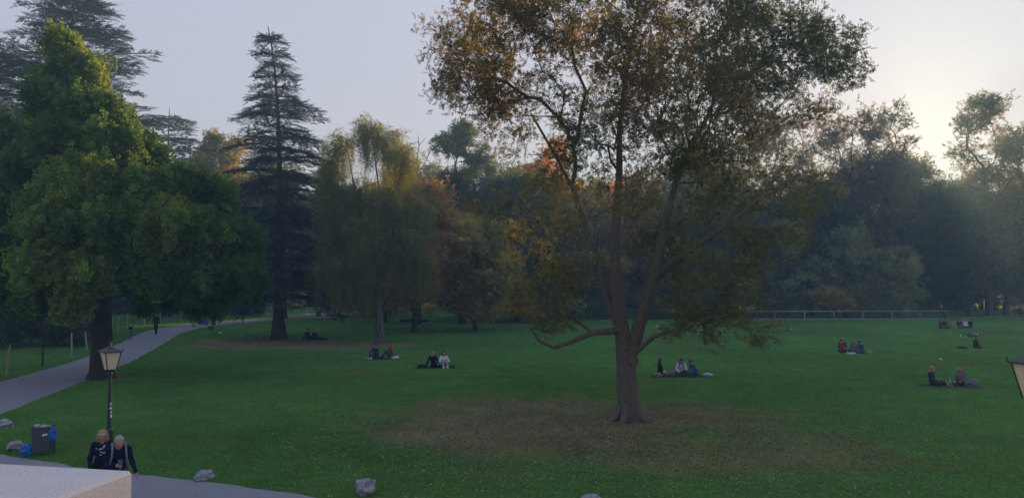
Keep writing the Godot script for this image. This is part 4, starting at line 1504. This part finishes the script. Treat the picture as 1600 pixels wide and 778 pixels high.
func pose_of(kind: String) -> Dictionary:
	# joints in metres, facing +z; pairs are [left hand side x > 0, right hand side x < 0]
	var P := {}
	match kind:
		"cross":
			P = {"pelvis": Vector3(0, 0.12, 0), "belly": Vector3(0, 0.30, -0.02), "chest": Vector3(0, 0.48, 0.0), "head": Vector3(0, 0.80, 0.06), "look": Vector3(0, -0.35, 1),
				"knee": [Vector3(0.32, 0.15, 0.27), Vector3(-0.32, 0.15, 0.27)], "ankle": [Vector3(-0.1, 0.07, 0.36), Vector3(0.1, 0.07, 0.28)], "toe": [Vector3(-0.26, 0.05, 0.36), Vector3(0.26, 0.05, 0.26)],
				"elbow": [Vector3(0.27, 0.34, 0.05), Vector3(-0.27, 0.34, 0.05)], "wrist": [Vector3(0.13, 0.22, 0.24), Vector3(-0.12, 0.24, 0.26)]}
		"knees":
			P = {"pelvis": Vector3(0, 0.12, 0), "belly": Vector3(0, 0.30, -0.03), "chest": Vector3(0, 0.48, 0.02), "head": Vector3(0, 0.80, 0.10), "look": Vector3(0, -0.15, 1),
				"knee": [Vector3(0.13, 0.46, 0.34), Vector3(-0.11, 0.44, 0.36)], "ankle": [Vector3(0.12, 0.08, 0.52), Vector3(-0.1, 0.08, 0.54)], "toe": [Vector3(0.14, 0.04, 0.68), Vector3(-0.11, 0.04, 0.70)],
				"elbow": [Vector3(0.27, 0.37, 0.16), Vector3(-0.26, 0.37, 0.16)], "wrist": [Vector3(0.06, 0.36, 0.40), Vector3(-0.08, 0.38, 0.38)]}
		"legs":
			P = {"pelvis": Vector3(0, 0.12, 0), "belly": Vector3(0, 0.29, -0.05), "chest": Vector3(0, 0.47, -0.08), "head": Vector3(0, 0.80, -0.04), "look": Vector3(0, -0.2, 1),
				"knee": [Vector3(0.11, 0.19, 0.42), Vector3(-0.10, 0.16, 0.43)], "ankle": [Vector3(0.10, 0.07, 0.82), Vector3(-0.04, 0.10, 0.83)], "toe": [Vector3(0.15, 0.19, 0.90), Vector3(-0.08, 0.22, 0.90)],
				"elbow": [Vector3(0.25, 0.32, 0.0), Vector3(-0.28, 0.30, -0.18)], "wrist": [Vector3(0.14, 0.24, 0.22), Vector3(-0.27, 0.06, -0.30)]}
		"lean":
			P = {"pelvis": Vector3(0, 0.12, 0), "belly": Vector3(0, 0.29, 0.02), "chest": Vector3(0, 0.45, 0.10), "head": Vector3(0, 0.72, 0.26), "look": Vector3(0, -0.7, 1),
				"knee": [Vector3(0.28, 0.14, 0.32), Vector3(-0.28, 0.14, 0.32)], "ankle": [Vector3(-0.08, 0.07, 0.42), Vector3(0.10, 0.07, 0.34)], "toe": [Vector3(-0.24, 0.05, 0.42), Vector3(0.26, 0.05, 0.33)],
				"elbow": [Vector3(0.26, 0.30, 0.22), Vector3(-0.25, 0.30, 0.22)], "wrist": [Vector3(0.10, 0.18, 0.42), Vector3(-0.1, 0.18, 0.42)]}
		"side":
			P = {"pelvis": Vector3(0, 0.12, 0), "belly": Vector3(0, 0.30, 0.0), "chest": Vector3(-0.04, 0.48, 0.0), "head": Vector3(-0.06, 0.80, 0.05), "look": Vector3(0.1, -0.2, 1),
				"knee": [Vector3(0.22, 0.13, 0.40), Vector3(0.05, 0.15, 0.44)], "ankle": [Vector3(0.55, 0.07, 0.16), Vector3(0.42, 0.08, 0.20)], "toe": [Vector3(0.70, 0.05, 0.05), Vector3(0.58, 0.05, 0.06)],
				"elbow": [Vector3(0.24, 0.34, 0.10), Vector3(-0.34, 0.30, -0.06)], "wrist": [Vector3(0.16, 0.22, 0.30), Vector3(-0.36, 0.06, -0.10)]}
		"lying":
			P = {"pelvis": Vector3(0, 0.12, 0), "belly": Vector3(0, 0.13, -0.18), "chest": Vector3(0, 0.16, -0.38), "head": Vector3(0, 0.22, -0.70), "look": Vector3(0, 1.0, 0.35),
				"knee": [Vector3(0.10, 0.34, 0.34), Vector3(-0.12, 0.14, 0.42)], "ankle": [Vector3(0.10, 0.07, 0.58), Vector3(-0.14, 0.08, 0.82)], "toe": [Vector3(0.12, 0.05, 0.74), Vector3(-0.18, 0.22, 0.88)],
				"elbow": [Vector3(0.30, 0.10, -0.22), Vector3(-0.30, 0.12, -0.50)], "wrist": [Vector3(0.12, 0.26, -0.10), Vector3(-0.10, 0.10, -0.72)]}
		"bench":
			P = {"pelvis": Vector3(0, 0.55, 0), "belly": Vector3(0, 0.73, -0.02), "chest": Vector3(0, 0.92, 0.0), "head": Vector3(0, 1.24, 0.05), "look": Vector3(0, -0.3, 1),
				"knee": [Vector3(0.12, 0.52, 0.42), Vector3(-0.12, 0.52, 0.42)], "ankle": [Vector3(0.12, 0.09, 0.46), Vector3(-0.12, 0.09, 0.44)], "toe": [Vector3(0.14, 0.04, 0.62), Vector3(-0.14, 0.04, 0.60)],
				"elbow": [Vector3(0.26, 0.76, 0.05), Vector3(-0.26, 0.76, 0.05)], "wrist": [Vector3(0.12, 0.64, 0.26), Vector3(-0.12, 0.64, 0.26)]}
		"walk":
			P = {"pelvis": Vector3(0, 0.95, 0), "belly": Vector3(0, 1.12, 0.0), "chest": Vector3(0, 1.30, 0.0), "head": Vector3(0, 1.62, 0.04), "look": Vector3(0, 0.02, 1),
				"knee": [Vector3(0.10, 0.51, 0.15), Vector3(-0.10, 0.50, -0.02)], "ankle": [Vector3(0.10, 0.09, 0.24), Vector3(-0.10, 0.14, -0.26)], "toe": [Vector3(0.12, 0.05, 0.40), Vector3(-0.11, 0.04, -0.12)],
				"elbow": [Vector3(0.24, 1.14, -0.10), Vector3(-0.24, 1.14, 0.04)], "wrist": [Vector3(0.25, 0.92, -0.02), Vector3(-0.23, 0.93, 0.18)]}
		"stand":
			P = {"pelvis": Vector3(0, 0.95, 0), "belly": Vector3(0, 1.12, 0.0), "chest": Vector3(0, 1.30, 0.0), "head": Vector3(0, 1.62, 0.03), "look": Vector3(0, 0.0, 1),
				"knee": [Vector3(0.10, 0.51, 0.03), Vector3(-0.10, 0.51, 0.03)], "ankle": [Vector3(0.11, 0.09, 0.0), Vector3(-0.11, 0.09, 0.0)], "toe": [Vector3(0.14, 0.04, 0.16), Vector3(-0.14, 0.04, 0.16)],
				"elbow": [Vector3(0.25, 1.14, -0.04), Vector3(-0.25, 1.14, -0.04)], "wrist": [Vector3(0.24, 0.90, 0.05), Vector3(-0.24, 0.90, 0.05)]}
		"ride":  # a child with both hands on the bar of a scooter
			P = pose_of("walk")
			P.elbow = [Vector3(0.26, 1.12, 0.12), Vector3(-0.26, 1.12, 0.12)]
			P.wrist = [Vector3(0.2, 1.08, 0.36), Vector3(-0.2, 1.08, 0.36)]
		"phone":  # walking with a phone held up in one hand, the other arm swung out
			P = pose_of("walk")
			P.head = Vector3(0.0, 1.60, 0.09)
			P.look = Vector3(0.1, -0.62, 1)
			P.elbow = [Vector3(0.27, 1.12, 0.04), Vector3(-0.25, 1.10, 0.02)]
			P.wrist = [Vector3(0.33, 0.93, 0.16), Vector3(-0.06, 1.14, 0.26)]
	return P


func finger_set(mb: MB, wrist: Vector3, along: Vector3, palm: Vector3, thumb_side: float, curl: float, start_id: int) -> void:
	var f := along.normalized()
	var s := f.cross(palm).normalized() * thumb_side
	var n := s.cross(f).normalized() * thumb_side
	var knuckle := wrist + f * 0.085
	var lens := [0.072, 0.080, 0.074, 0.058]
	for k in 4:
		var b := knuckle + s * (0.030 - 0.020 * k)
		var m: Vector3 = b + (f * cos(curl * 0.5) + n * sin(curl * 0.5)) * lens[k] * 0.5
		var e: Vector3 = m + (f * cos(curl * 1.6) + n * sin(curl * 1.6)) * lens[k] * 0.5
		mb.tube([b - f * 0.02, m, e], [0.0095, 0.009, 0.0075], 5)
	var tb := wrist + f * 0.03 + s * 0.03
	var tm := tb + (f * 0.6 + s * 0.7 + n * 0.3).normalized() * 0.036
	mb.tube([tb, tm, tm + (f * 0.9 + s * 0.15 + n * 0.4).normalized() * 0.03], [0.012, 0.0105, 0.008], 5)
	while mb.ids.size() < mb.v.size():
		mb.ids.append(start_id)


func figure(kind: String, fine_head: bool, female: bool) -> Array:
	var key := "%s%s%s" % [kind, fine_head, female]
	if pose_cache.has(key):
		return pose_cache[key]
	var P := pose_of(kind)
	var w := 0.165 if female else 0.19
	var spine: Vector3 = (P.chest - P.belly).normalized()
	var sh_mid: Vector3 = P.chest + spine * 0.14
	var bones := []
	var hip := [P.pelvis + Vector3(0.085, 0, 0), P.pelvis - Vector3(0.085, 0, 0)]
	bones.append([hip[0], hip[1], 0.115, 0.115, 2])
	bones.append([P.pelvis, P.belly, 0.125, 0.115, 2])
	bones.append([P.belly, P.chest, 0.118, 0.13, 1])
	bones.append([P.chest + Vector3(0.06, 0, 0), P.chest - Vector3(0.06, 0, 0), 0.115, 0.115, 1])
	bones.append([sh_mid + Vector3(w - 0.02, -0.01, 0), sh_mid - Vector3(w - 0.02, 0.01, 0), 0.068, 0.068, 1])
	bones.append([P.belly + Vector3(0.03, -0.05, 0), P.belly - Vector3(0.03, 0.05, 0), 0.122, 0.122, 1])
	bones.append([sh_mid + spine * 0.02, P.head - (P.head - sh_mid) * 0.3, 0.062, 0.055, 0])
	for s in 2:
		var sh: Vector3 = sh_mid + Vector3(w if s == 0 else -w, -0.02, 0)
		bones.append([sh, P.elbow[s], 0.062, 0.048, 1])
		bones.append([P.elbow[s], P.wrist[s], 0.047, 0.036, 1])
		var d: Vector3 = (P.wrist[s] - P.elbow[s]).normalized()
		bones.append([P.wrist[s], P.wrist[s] + d * 0.075, 0.028, 0.032, 0])
		bones.append([hip[s], P.knee[s], 0.098, 0.066, 2])
		bones.append([P.knee[s], P.ankle[s], 0.064, 0.046, 2])
		bones.append([P.ankle[s], P.toe[s], 0.048, 0.036, 3])
	# the head: skull, jaw, nose, ears, brow
	var F: Vector3 = P.look.normalized()
	var S := Vector3.UP.cross(F)
	S = S.normalized() if S.length() > 0.2 else Vector3.RIGHT
	var U := F.cross(S).normalized()
	var H: Vector3 = P.head
	var head := [
		[H + U * 0.03 - F * 0.015, H + U * 0.035 + F * 0.01, 0.088, 0.084, 0], [H + F * 0.03 - U * 0.02, H + F * 0.045 - U * 0.085, 0.068, 0.045, 0],
		[H - U * 0.05 - F * 0.01, sh_mid + spine * 0.03, 0.058, 0.062, 0], [H + F * 0.095 + U * 0.005, H + F * 0.112 - U * 0.028, 0.008, 0.014, 0],
		[H + S * 0.09 - U * 0.0, H + S * 0.088 - U * 0.03, 0.016, 0.011, 0], [H - S * 0.09 - U * 0.0, H - S * 0.088 - U * 0.03, 0.016, 0.011, 0],
		[H + F * 0.09 + U * 0.026 + S * 0.045, H + F * 0.09 + U * 0.026 - S * 0.045, 0.012, 0.012, 0]]
	if fine_head:
		for s in [-1.0, 1.0]:
			head.append([H + F * 0.092 + S * 0.032 * s + U * 0.008, H + F * 0.092 + S * 0.034 * s + U * 0.008, 0.0105, 0.0105, 4])
		head.append([H + F * 0.088 - U * 0.062 + S * 0.02, H + F * 0.088 - U * 0.062 - S * 0.02, 0.009, 0.009, 5])
	var body: MB
	if fine_head:
		body = sdf_mesh(bones, 0.016, 0.05)
		var hm := sdf_mesh(head, 0.007, 0.022)
		body.add(hm)
		body.ids.append_array(hm.ids)
	else:
		body = sdf_mesh(bones + head, 0.024, 0.045)
	for s in 2:
		var d: Vector3 = P.wrist[s] - P.elbow[s]
		finger_set(body, P.wrist[s], d, Vector3.DOWN if absf(d.normalized().y) < 0.8 else (Vector3.LEFT if s == 0 else Vector3.RIGHT), 1.0 if s == 0 else -1.0, 1.1 if kind == "phone" and s == 1 else 0.45, 0)
	var out := [body, H, F, U, S, sh_mid]
	pose_cache[key] = out
	return out


func hair_mesh(f: Array, style: String, cell: float) -> MB:
	var key := "%s%s%s%s" % [style, f[1], f[2], cell]
	if pose_cache.has(key):
		return pose_cache[key]
	var H: Vector3 = f[1]
	var F: Vector3 = f[2]
	var U: Vector3 = f[3]
	var S: Vector3 = f[4]
	var b := [[H + U * 0.05 - F * 0.03, H + U * 0.06 - F * 0.005, 0.092, 0.086, 0], [H - F * 0.04 + U * 0.02, H - F * 0.035 - U * 0.03, 0.082, 0.07, 0]]
	if style == "long":
		var drop := Vector3.DOWN if U.y > 0.5 else -U
		for s in [-1.0, 1.0]:
			b.append([H + S * 0.075 * s - F * 0.02 + U * 0.05, H + S * 0.092 * s - F * 0.01 - U * 0.06, 0.03, 0.03, 0])
			b.append([H + S * 0.092 * s - F * 0.01 - U * 0.06, H + S * 0.10 * s + F * 0.0 + drop * 0.26, 0.03, 0.02, 0])
		b.append([H - F * 0.06 + U * 0.02, H - F * 0.09 + drop * 0.16, 0.075, 0.06, 0])
		b.append([H - F * 0.09 + drop * 0.16, H - F * 0.10 + drop * 0.34, 0.06, 0.035, 0])
	elif style == "bob":
		for s in [-1.0, 1.0]:
			b.append([H + S * 0.075 * s - F * 0.02 + U * 0.06, H + S * 0.095 * s - F * 0.01 - U * 0.07, 0.034, 0.036, 0])
			b.append([H + S * 0.095 * s - F * 0.01 - U * 0.07, H + S * 0.085 * s - F * 0.02 - U * 0.14, 0.034, 0.022, 0])
		b.append([H - F * 0.05, H - F * 0.07 - U * 0.13, 0.08, 0.06, 0])
	elif style == "bun":
		b.append([H - F * 0.09 + U * 0.10, H - F * 0.10 + U * 0.12, 0.045, 0.045, 0])
	var m := sdf_mesh(b, cell, 0.03)
	pose_cache[key] = m
	return m


func person(label: String, kind: String, x: float, z: float, yaw: float, skin: Color, hair: Color, top: Color, trousers: Color, shoes: Color, style := "short", female := false, group := "", size := 1.0, y := 0.0, near := false) -> Node3D:
	var f := figure(kind, near, female)
	var src: MB = f[0]
	var shades := [skin, top, trousers, shoes, Color(0.03, 0.02, 0.02), Color(skin.r * 0.75, skin.g * 0.5, skin.b * 0.5)]
	var mb := MB.new()
	mb.v = src.v
	mb.n = src.n
	mb.i = src.i
	var c := PackedColorArray()
	c.resize(src.ids.size())
	for k in src.ids.size():
		var p := src.v[k]
		var cloth := 1.0 + (0.22 * fine.get_noise_3dv(p * 6.0) if src.ids[k] in [1, 2] else 0.0)
		c[k] = shades[src.ids[k]] * cloth
	mb.c = c
	var o := thing("person", label, "person", Vector3(x, y, z), deg_to_rad(yaw), group)
	o.scale = Vector3.ONE * size
	part("body", mb.mesh(true), M.cloth, o)
	if style != "none":
		part("hair", hair_mesh(f, style, 0.012 if near else 0.02).mesh(), mat(lin(hair.r, hair.g, hair.b), 0.6, 0.4), o)
	return o


func blanket(label: String, x: float, z: float, w: float, d: float, yaw: float, c: Color) -> void:
	var mb := MB.new()
	var n := 14
	for j in n:
		for i in n:
			var u := float(i) / (n - 1) - 0.5
			var v := float(j) / (n - 1) - 0.5
			var edge := 1.0 + 0.05 * fine.get_noise_2d(x + u * 9.0, v * 9.0)
			mb.vert(Vector3(u * w * edge, 0.05 + 0.03 * fine.get_noise_2d(x * 3.0 + u * 4.0, v * 4.0), v * d * edge), Vector3.UP)
	for j in n - 1:
		for i in n - 1:
			var p := j * n + i
			mb.tri(p, p + 1, p + n + 1)
			mb.tri(p, p + n + 1, p + n)
	var under := MB.new()
	under.add(mb)
	for k in under.v.size():
		under.v[k].y -= 0.02
		under.n[k] = Vector3.DOWN
	mb.add(under)
	var st := SurfaceTool.new()
	st.create_from(mb.mesh(false, false), 0)
	st.generate_normals()
	var o := part("picnic_blanket", st.commit(), mat(lin(c.r, c.g, c.b), 0.95, 0.2), self)
	o.position = Vector3(x, 0, z)
	o.rotation.y = yaw
	tag(o, label, "blanket")


func bag(called: String, label: String, category: String, x: float, z: float, size: Vector3, c: Color, seed_: int, yaw := 0.0) -> void:
	var o := part(called, lump(size, seed_, 0.45, 3, 1.2), mat(lin(c.r, c.g, c.b), 0.85, 0.3), self)
	o.position = Vector3(x, 0.02, z)
	o.rotation.y = yaw
	tag(o, label, category)


func make_people() -> void:
	var skin := col(0.42, 0.26, 0.19)
	var skin2 := col(0.34, 0.20, 0.14)
	var black := col(0.012, 0.012, 0.016)
	var navy := col(0.014, 0.018, 0.04)
	var jeans := col(0.04, 0.07, 0.16)
	var white := col(0.62, 0.62, 0.64)
	var grey := col(0.12, 0.12, 0.13)
	var dark_hair := col(0.015, 0.011, 0.009)
	var brown_hair := col(0.06, 0.035, 0.02)
	var blonde := col(0.30, 0.20, 0.095)
	var red_hair := col(0.25, 0.075, 0.025)
	# the couple on the near path
	var lady := person("woman with shoulder-length blonde hair and dark floral jacket walking beside a grey-haired man", "walk", -8.95, -17.0, 25.0, skin, blonde, navy, black, black, "bob", true, "", 0.98, 0.03, true)
	var mb := MB.new()
	for k in 14:  # pale blossoms printed on the jacket, sewn on as patches
		var a := rng.randf_range(-0.9, 0.9)
		var y := rng.randf_range(1.22, 1.42)
		var s := rng.randf_range(0.012, 0.024)
		var p := Vector3(sin(a) * 0.155, y, cos(a) * 0.137)
		mb.box(p, Vector3(s * 2.0, s * 1.4, 0.006), 0.0, Basis(Vector3.UP, a))
	part("blossom_print", mb.mesh(), mat(lin(0.45, 0.48, 0.52), 0.9), lady)
	var man := person("grey-haired man in navy sweater with backpack looking down at his phone", "phone", -8.34, -16.5, 32.0, skin, col(0.30, 0.29, 0.28), col(0.012, 0.016, 0.045), jeans, black, "short", false, "", 0.98, 0.03, true)
	var pack := thing("backpack", "grey backpack worn on the back of the man with the phone", "backpack", Vector3(-8.34, 0.03, -16.5), deg_to_rad(32.0))
	var pb := [[Vector3(0.07, 1.38, -0.20), Vector3(-0.07, 1.38, -0.20), 0.07, 0.07, 0], [Vector3(0.08, 1.12, -0.21), Vector3(-0.08, 1.12, -0.21), 0.085, 0.085, 0], [Vector3(0, 1.1, -0.22), Vector3(0, 1.4, -0.2), 0.09, 0.07, 0]]
	part("sack", sdf_mesh(pb, 0.018, 0.05).mesh(), mat(lin(0.16, 0.16, 0.17), 0.9), pack)
	for s in [-1.0, 1.0]:
		mb = MB.new()
		mb.tube([Vector3(s * 0.11, 1.42, -0.16), Vector3(s * 0.12, 1.525, -0.06), Vector3(s * 0.12, 1.53, 0.03), Vector3(s * 0.125, 1.45, 0.12), Vector3(s * 0.14, 1.28, 0.14), Vector3(s * 0.16, 1.14, 0.06), Vector3(s * 0.14, 1.1, -0.12)], [0.022, 0.024, 0.024, 0.022, 0.02, 0.016, 0.016], 6)
		part("strap", mb.mesh(), mat(lin(0.2, 0.2, 0.21), 0.9), pack)
	var phone := thing("phone", "small dark phone held in the grey-haired man's hand", "phone", Vector3(-8.34, 0.03, -16.5), deg_to_rad(32.0))
	mb = MB.new()
	mb.box(Vector3(0.0, 1.205, 0.375), Vector3(0.075, 0.15, 0.01), 0.003, Basis(Vector3.RIGHT, -0.9))
	part("case", mb.mesh(), mat(lin(0.03, 0.03, 0.035), 0.3, 0.5), phone)
	mb = MB.new()
	mb.box(Vector3(0.0, 1.209, 0.370), Vector3(0.066, 0.135, 0.004), 0.0, Basis(Vector3.RIGHT, -0.9))
	part("screen", mb.mesh(), mat(lin(0.01, 0.012, 0.015), 0.08, 0.6), phone)
	# left: path walkers
	person("man in black walking along the path below the stakes", "walk", -30.9, -67.2, 8.0, skin2, brown_hair, black, navy, black, "short", false, "", 1.03, 0.03)
	person("child with helmet riding a scooter on the path", "ride", -30.5, -61.9, 20.0, skin, col(0.3, 0.33, 0.33), black, col(0.02, 0.03, 0.05), black, "short", false, "", 0.62, 0.12)
	var sc := thing("kick_scooter", "dark kick scooter under the child on the path", "scooter", Vector3(-30.5, 0.03, -61.9), deg_to_rad(20.0))
	mb = MB.new()
	mb.box(Vector3(0, 0.09, 0.0), Vector3(0.11, 0.03, 0.56), 0.008)
	part("deck", mb.mesh(), M.lamp_metal, sc)
	mb = MB.new()
	mb.tube([Vector3(0, 0.09, 0.30), Vector3(0, 0.76, 0.24)], [0.018, 0.016], 7)
	mb.tube([Vector3(-0.2, 0.76, 0.24), Vector3(0.2, 0.76, 0.24)], [0.015, 0.015], 6)
	part("handlebar", mb.mesh(), M.steel, sc)
	for zz in [-0.32, 0.33]:
		mb = MB.new()
		mb.tube([Vector3(-0.015, 0.06, zz), Vector3(0.015, 0.06, zz)], [0.06, 0.06], 14)
		part("wheel", mb.mesh(), M.lamp_metal, sc)
	# pair by the pointed cedar
	person("person in black sitting next to the pointed cedar with arm on the ground", "legs", -16.15, -61.4, 75.0, skin2, dark_hair, black, black, black)
	person("fair-haired person in dark clothes sitting with legs out near the pointed cedar", "legs", -15.55, -61.2, 80.0, skin, blonde, black, navy, black)
	# pair under the birch
	blanket("dark picnic blanket under the pair below the birch", -7.9, -47.4, 2.0, 1.1, 0.1, col(0.02, 0.024, 0.035))
	person("dark-haired man in checked shirt and jeans sitting below the birch", "knees", -8.35, -47.7, -35.0, skin2, dark_hair, col(0.045, 0.04, 0.055), jeans, white)
	person("person in rust-orange jacket with long hair sitting below the birch", "knees", -7.5, -47.9, -70.0, skin, red_hair, col(0.20, 0.055, 0.02), jeans, black, "long", true)
	bag("carrier_bag", "white carrier bag lying beside the rust-orange jacket", "bag", -7.1, -47.3, Vector3(0.5, 0.22, 0.3), white, 101)
	# pair in black and white
	blanket("dark picnic blanket under the blonde woman and the woman in white", -4.2, -43.0, 2.1, 1.1, -0.1, col(0.016, 0.02, 0.03))
	person("blonde woman in black sitting next to a woman in white", "side", -4.35, -43.1, 20.0, skin, blonde, black, black, black, "long", true)
	person("dark-haired woman in white top sitting next to a blonde woman", "knees", -3.8, -43.1, 15.0, skin, dark_hair, white, col(0.35, 0.30, 0.28), white, "bob", true)
	bag("shoulder_bag", "dark bag lying left of the blonde woman in black", "bag", -4.95, -42.8, Vector3(0.62, 0.24, 0.4), col(0.018, 0.02, 0.028), 102)
	# group right of the forked trunk
	blanket("dark picnic blanket under the group right of the forked trunk", 8.4, -39.4, 2.6, 1.3, 0.05, col(0.02, 0.022, 0.04))
	person("long-haired woman in dark top sitting sideways in the group by the trunk", "legs", 7.6, -39.4, 82.0, skin, brown_hair, black, col(0.03, 0.03, 0.045), white, "long", true)
	person("person in mauve and dark trousers lying on the blanket by the forked trunk", "lying", 8.35, -39.0, 70.0, skin, dark_hair, col(0.13, 0.09, 0.10), col(0.05, 0.03, 0.045), black)
	person("dark-haired woman in white sweater bending over the blanket by the forked trunk", "lean", 8.72, -40.1, -5.0, skin, dark_hair, white, black, black, "long", true)
	person("short-haired man in blue denim shirt leaning over the blanket by the forked trunk", "lean", 9.3, -39.35, -75.0, skin2, dark_hair, col(0.05, 0.09, 0.20), col(0.03, 0.045, 0.10), black)
	bag("folded_jacket", "white and blue folded jacket behind the man in denim", "jacket", 9.9, -39.3, Vector3(0.62, 0.18, 0.32), col(0.34, 0.42, 0.58), 103)
	bag("shoulder_bag", "pale bag under the long-haired woman by the forked trunk", "bag", 7.35, -39.1, Vector3(0.4, 0.26, 0.24), col(0.28, 0.25, 0.24), 104)
	# four close together
	person("person in red jacket sitting in the tight circle of four", "cross", 21.75, -51.2, 70.0, skin, brown_hair, col(0.20, 0.035, 0.04), navy, white, "short", true)
	person("person in dark red sitting at the back of the tight circle of four", "cross", 22.12, -51.9, 0.0, skin, blonde, col(0.07, 0.015, 0.02), navy, black, "short", true)
	person("person with long fair hair and grey coat, back turned, in tight circle of four", "cross", 22.42, -50.7, 170.0, skin, col(0.20, 0.16, 0.12), col(0.13, 0.11, 0.11), jeans, black, "long", true)
	person("person in blue shirt sitting in the tight circle of four", "lean", 23.0, -50.9, -60.0, skin2, dark_hair, col(0.06, 0.10, 0.19), jeans, black)
	bag("tote_bag", "beige tote bag beside the tight circle of four", "bag", 23.2, -50.3, Vector3(0.34, 0.36, 0.24), col(0.34, 0.29, 0.20), 105)
	bag("folded_cloth", "white cloth on the grass before the tight circle of four", "cloth", 22.05, -50.3, Vector3(0.62, 0.14, 0.3), col(0.5, 0.56, 0.62), 106)
	# two by the right
	blanket("dark picnic blanket under the two women with a bottle", 20.2, -35.6, 2.3, 1.1, 0.0, col(0.022, 0.022, 0.035))
	person("woman in dark navy with fair hair sitting by the bottle", "legs", 19.5, -35.9, 85.0, skin, blonde, navy, black, white, "long", true)
	person("woman with long red hair and mauve-grey coat sitting by the bottle", "legs", 20.75, -35.9, -62.0, skin, red_hair, col(0.15, 0.12, 0.14), navy, col(0.4, 0.28, 0.28), "long", true)
	bag("folded_jacket", "grey jacket bundled beside the red-haired woman", "jacket", 21.1, -35.5, Vector3(0.6, 0.42, 0.4), col(0.17, 0.16, 0.19), 107)
	bag("folded_jacket", "blue jacket spread on the grass behind the woman in dark navy", "jacket", 19.0, -35.8, Vector3(0.55, 0.14, 0.35), col(0.05, 0.08, 0.13), 108)
	var bottle := thing("bottle", "pale green glass bottle standing between the two women", "bottle", Vector3(20.15, 0.06, -35.7))
	mb = MB.new()
	mb.lathe([[0.0, 0.0], [0.045, 0.0], [0.048, 0.02], [0.048, 0.19], [0.03, 0.24], [0.017, 0.27], [0.016, 0.32], [0.0, 0.322]], 14)
	part("body", mb.mesh(), mat(lin(0.30, 0.40, 0.28), 0.15, 0.5), bottle)
	mb = MB.new()
	mb.lathe([[0.018, 0.30], [0.018, 0.335], [0.0, 0.337]], 12)
	part("cap", mb.mesh(), M.white, bottle)
	# seated near the right edge
	person("person in grey-blue lying on the grass before the far picnic group", "lying", 38.3, -64.6, -80.0, skin, brown_hair, col(0.18, 0.20, 0.26), grey, white)
	person("lone person in black sitting on the grass next to a dark bag", "cross", 32.5, -54.3, 40.0, skin2, dark_hair, black, black, black)
	bag("shoulder_bag", "dark bag lying left of the lone person in black", "bag", 31.5, -54.2, Vector3(0.85, 0.16, 0.4), black, 109)
	# far group under the dark round tree
	var far_group := [["person in dark red sitting at the end of the far picnic group", 41.6, 30.0, col(0.05, 0.018, 0.025), dark_hair], ["person in black sitting second in the far picnic group", 42.3, 20.0, black, dark_hair], ["person in maroon sitting in the middle of the far picnic group", 43.5, -10.0, col(0.06, 0.02, 0.025), brown_hair], ["person in white shirt sitting in the far picnic group", 44.2, 170.0, white, blonde], ["person in black with brown hair next to the white shirt in far picnic group", 44.8, -60.0, black, brown_hair]]
	for g in far_group:
		person(g[0], "cross", g[1], -75.4 + rng.randf_range(-0.3, 0.3), g[2], skin, g[4], g[3], navy, black, "long" if g[1] > 44.0 else "short", g[1] > 44.0)
	bag("cushion", "pink cushion in the middle of the far picnic group", "cushion", 42.95, -75.0, Vector3(0.6, 0.42, 0.2), col(0.4, 0.16, 0.17), 110)
	# far left by the road and on the lawn's far slope
	person("person in dark clothes sitting at the roadside left of the pink jacket", "cross", -24.4, -97.6, 20.0, skin2, dark_hair, black, navy, black)
	person("person in bright pink jacket sitting at the roadside", "cross", -22.5, -97.8, -10.0, skin, brown_hair, col(0.45, 0.06, 0.12), navy, black, "long", true)
	person("person in black sitting at the roadside right of the pink jacket", "cross", -21.8, -97.9, -30.0, skin2, dark_hair, black, black, black)
	person("person in black lying on the lawn beyond the birch, nearer to its trunk", "lying", -11.6, -85.9, 95.0, skin, brown_hair, black, grey, white)
	person("person in black lying on the lawn beyond the birch, nearer to the golden tree", "lying", -10.0, -85.7, -95.0, skin, dark_hair, black, navy, black)
	person("person in bright blue jacket standing behind the dipping branch", "stand", 7.1, -88.5, 160.0, skin, dark_hair, col(0.02, 0.10, 0.45), navy, black)
	person("person in dark clothes sitting on the far park bench", "bench", 62.3, -94.93, -10.0, skin2, dark_hair, black, black, black, "short", false, "", 1.0, 0.03)
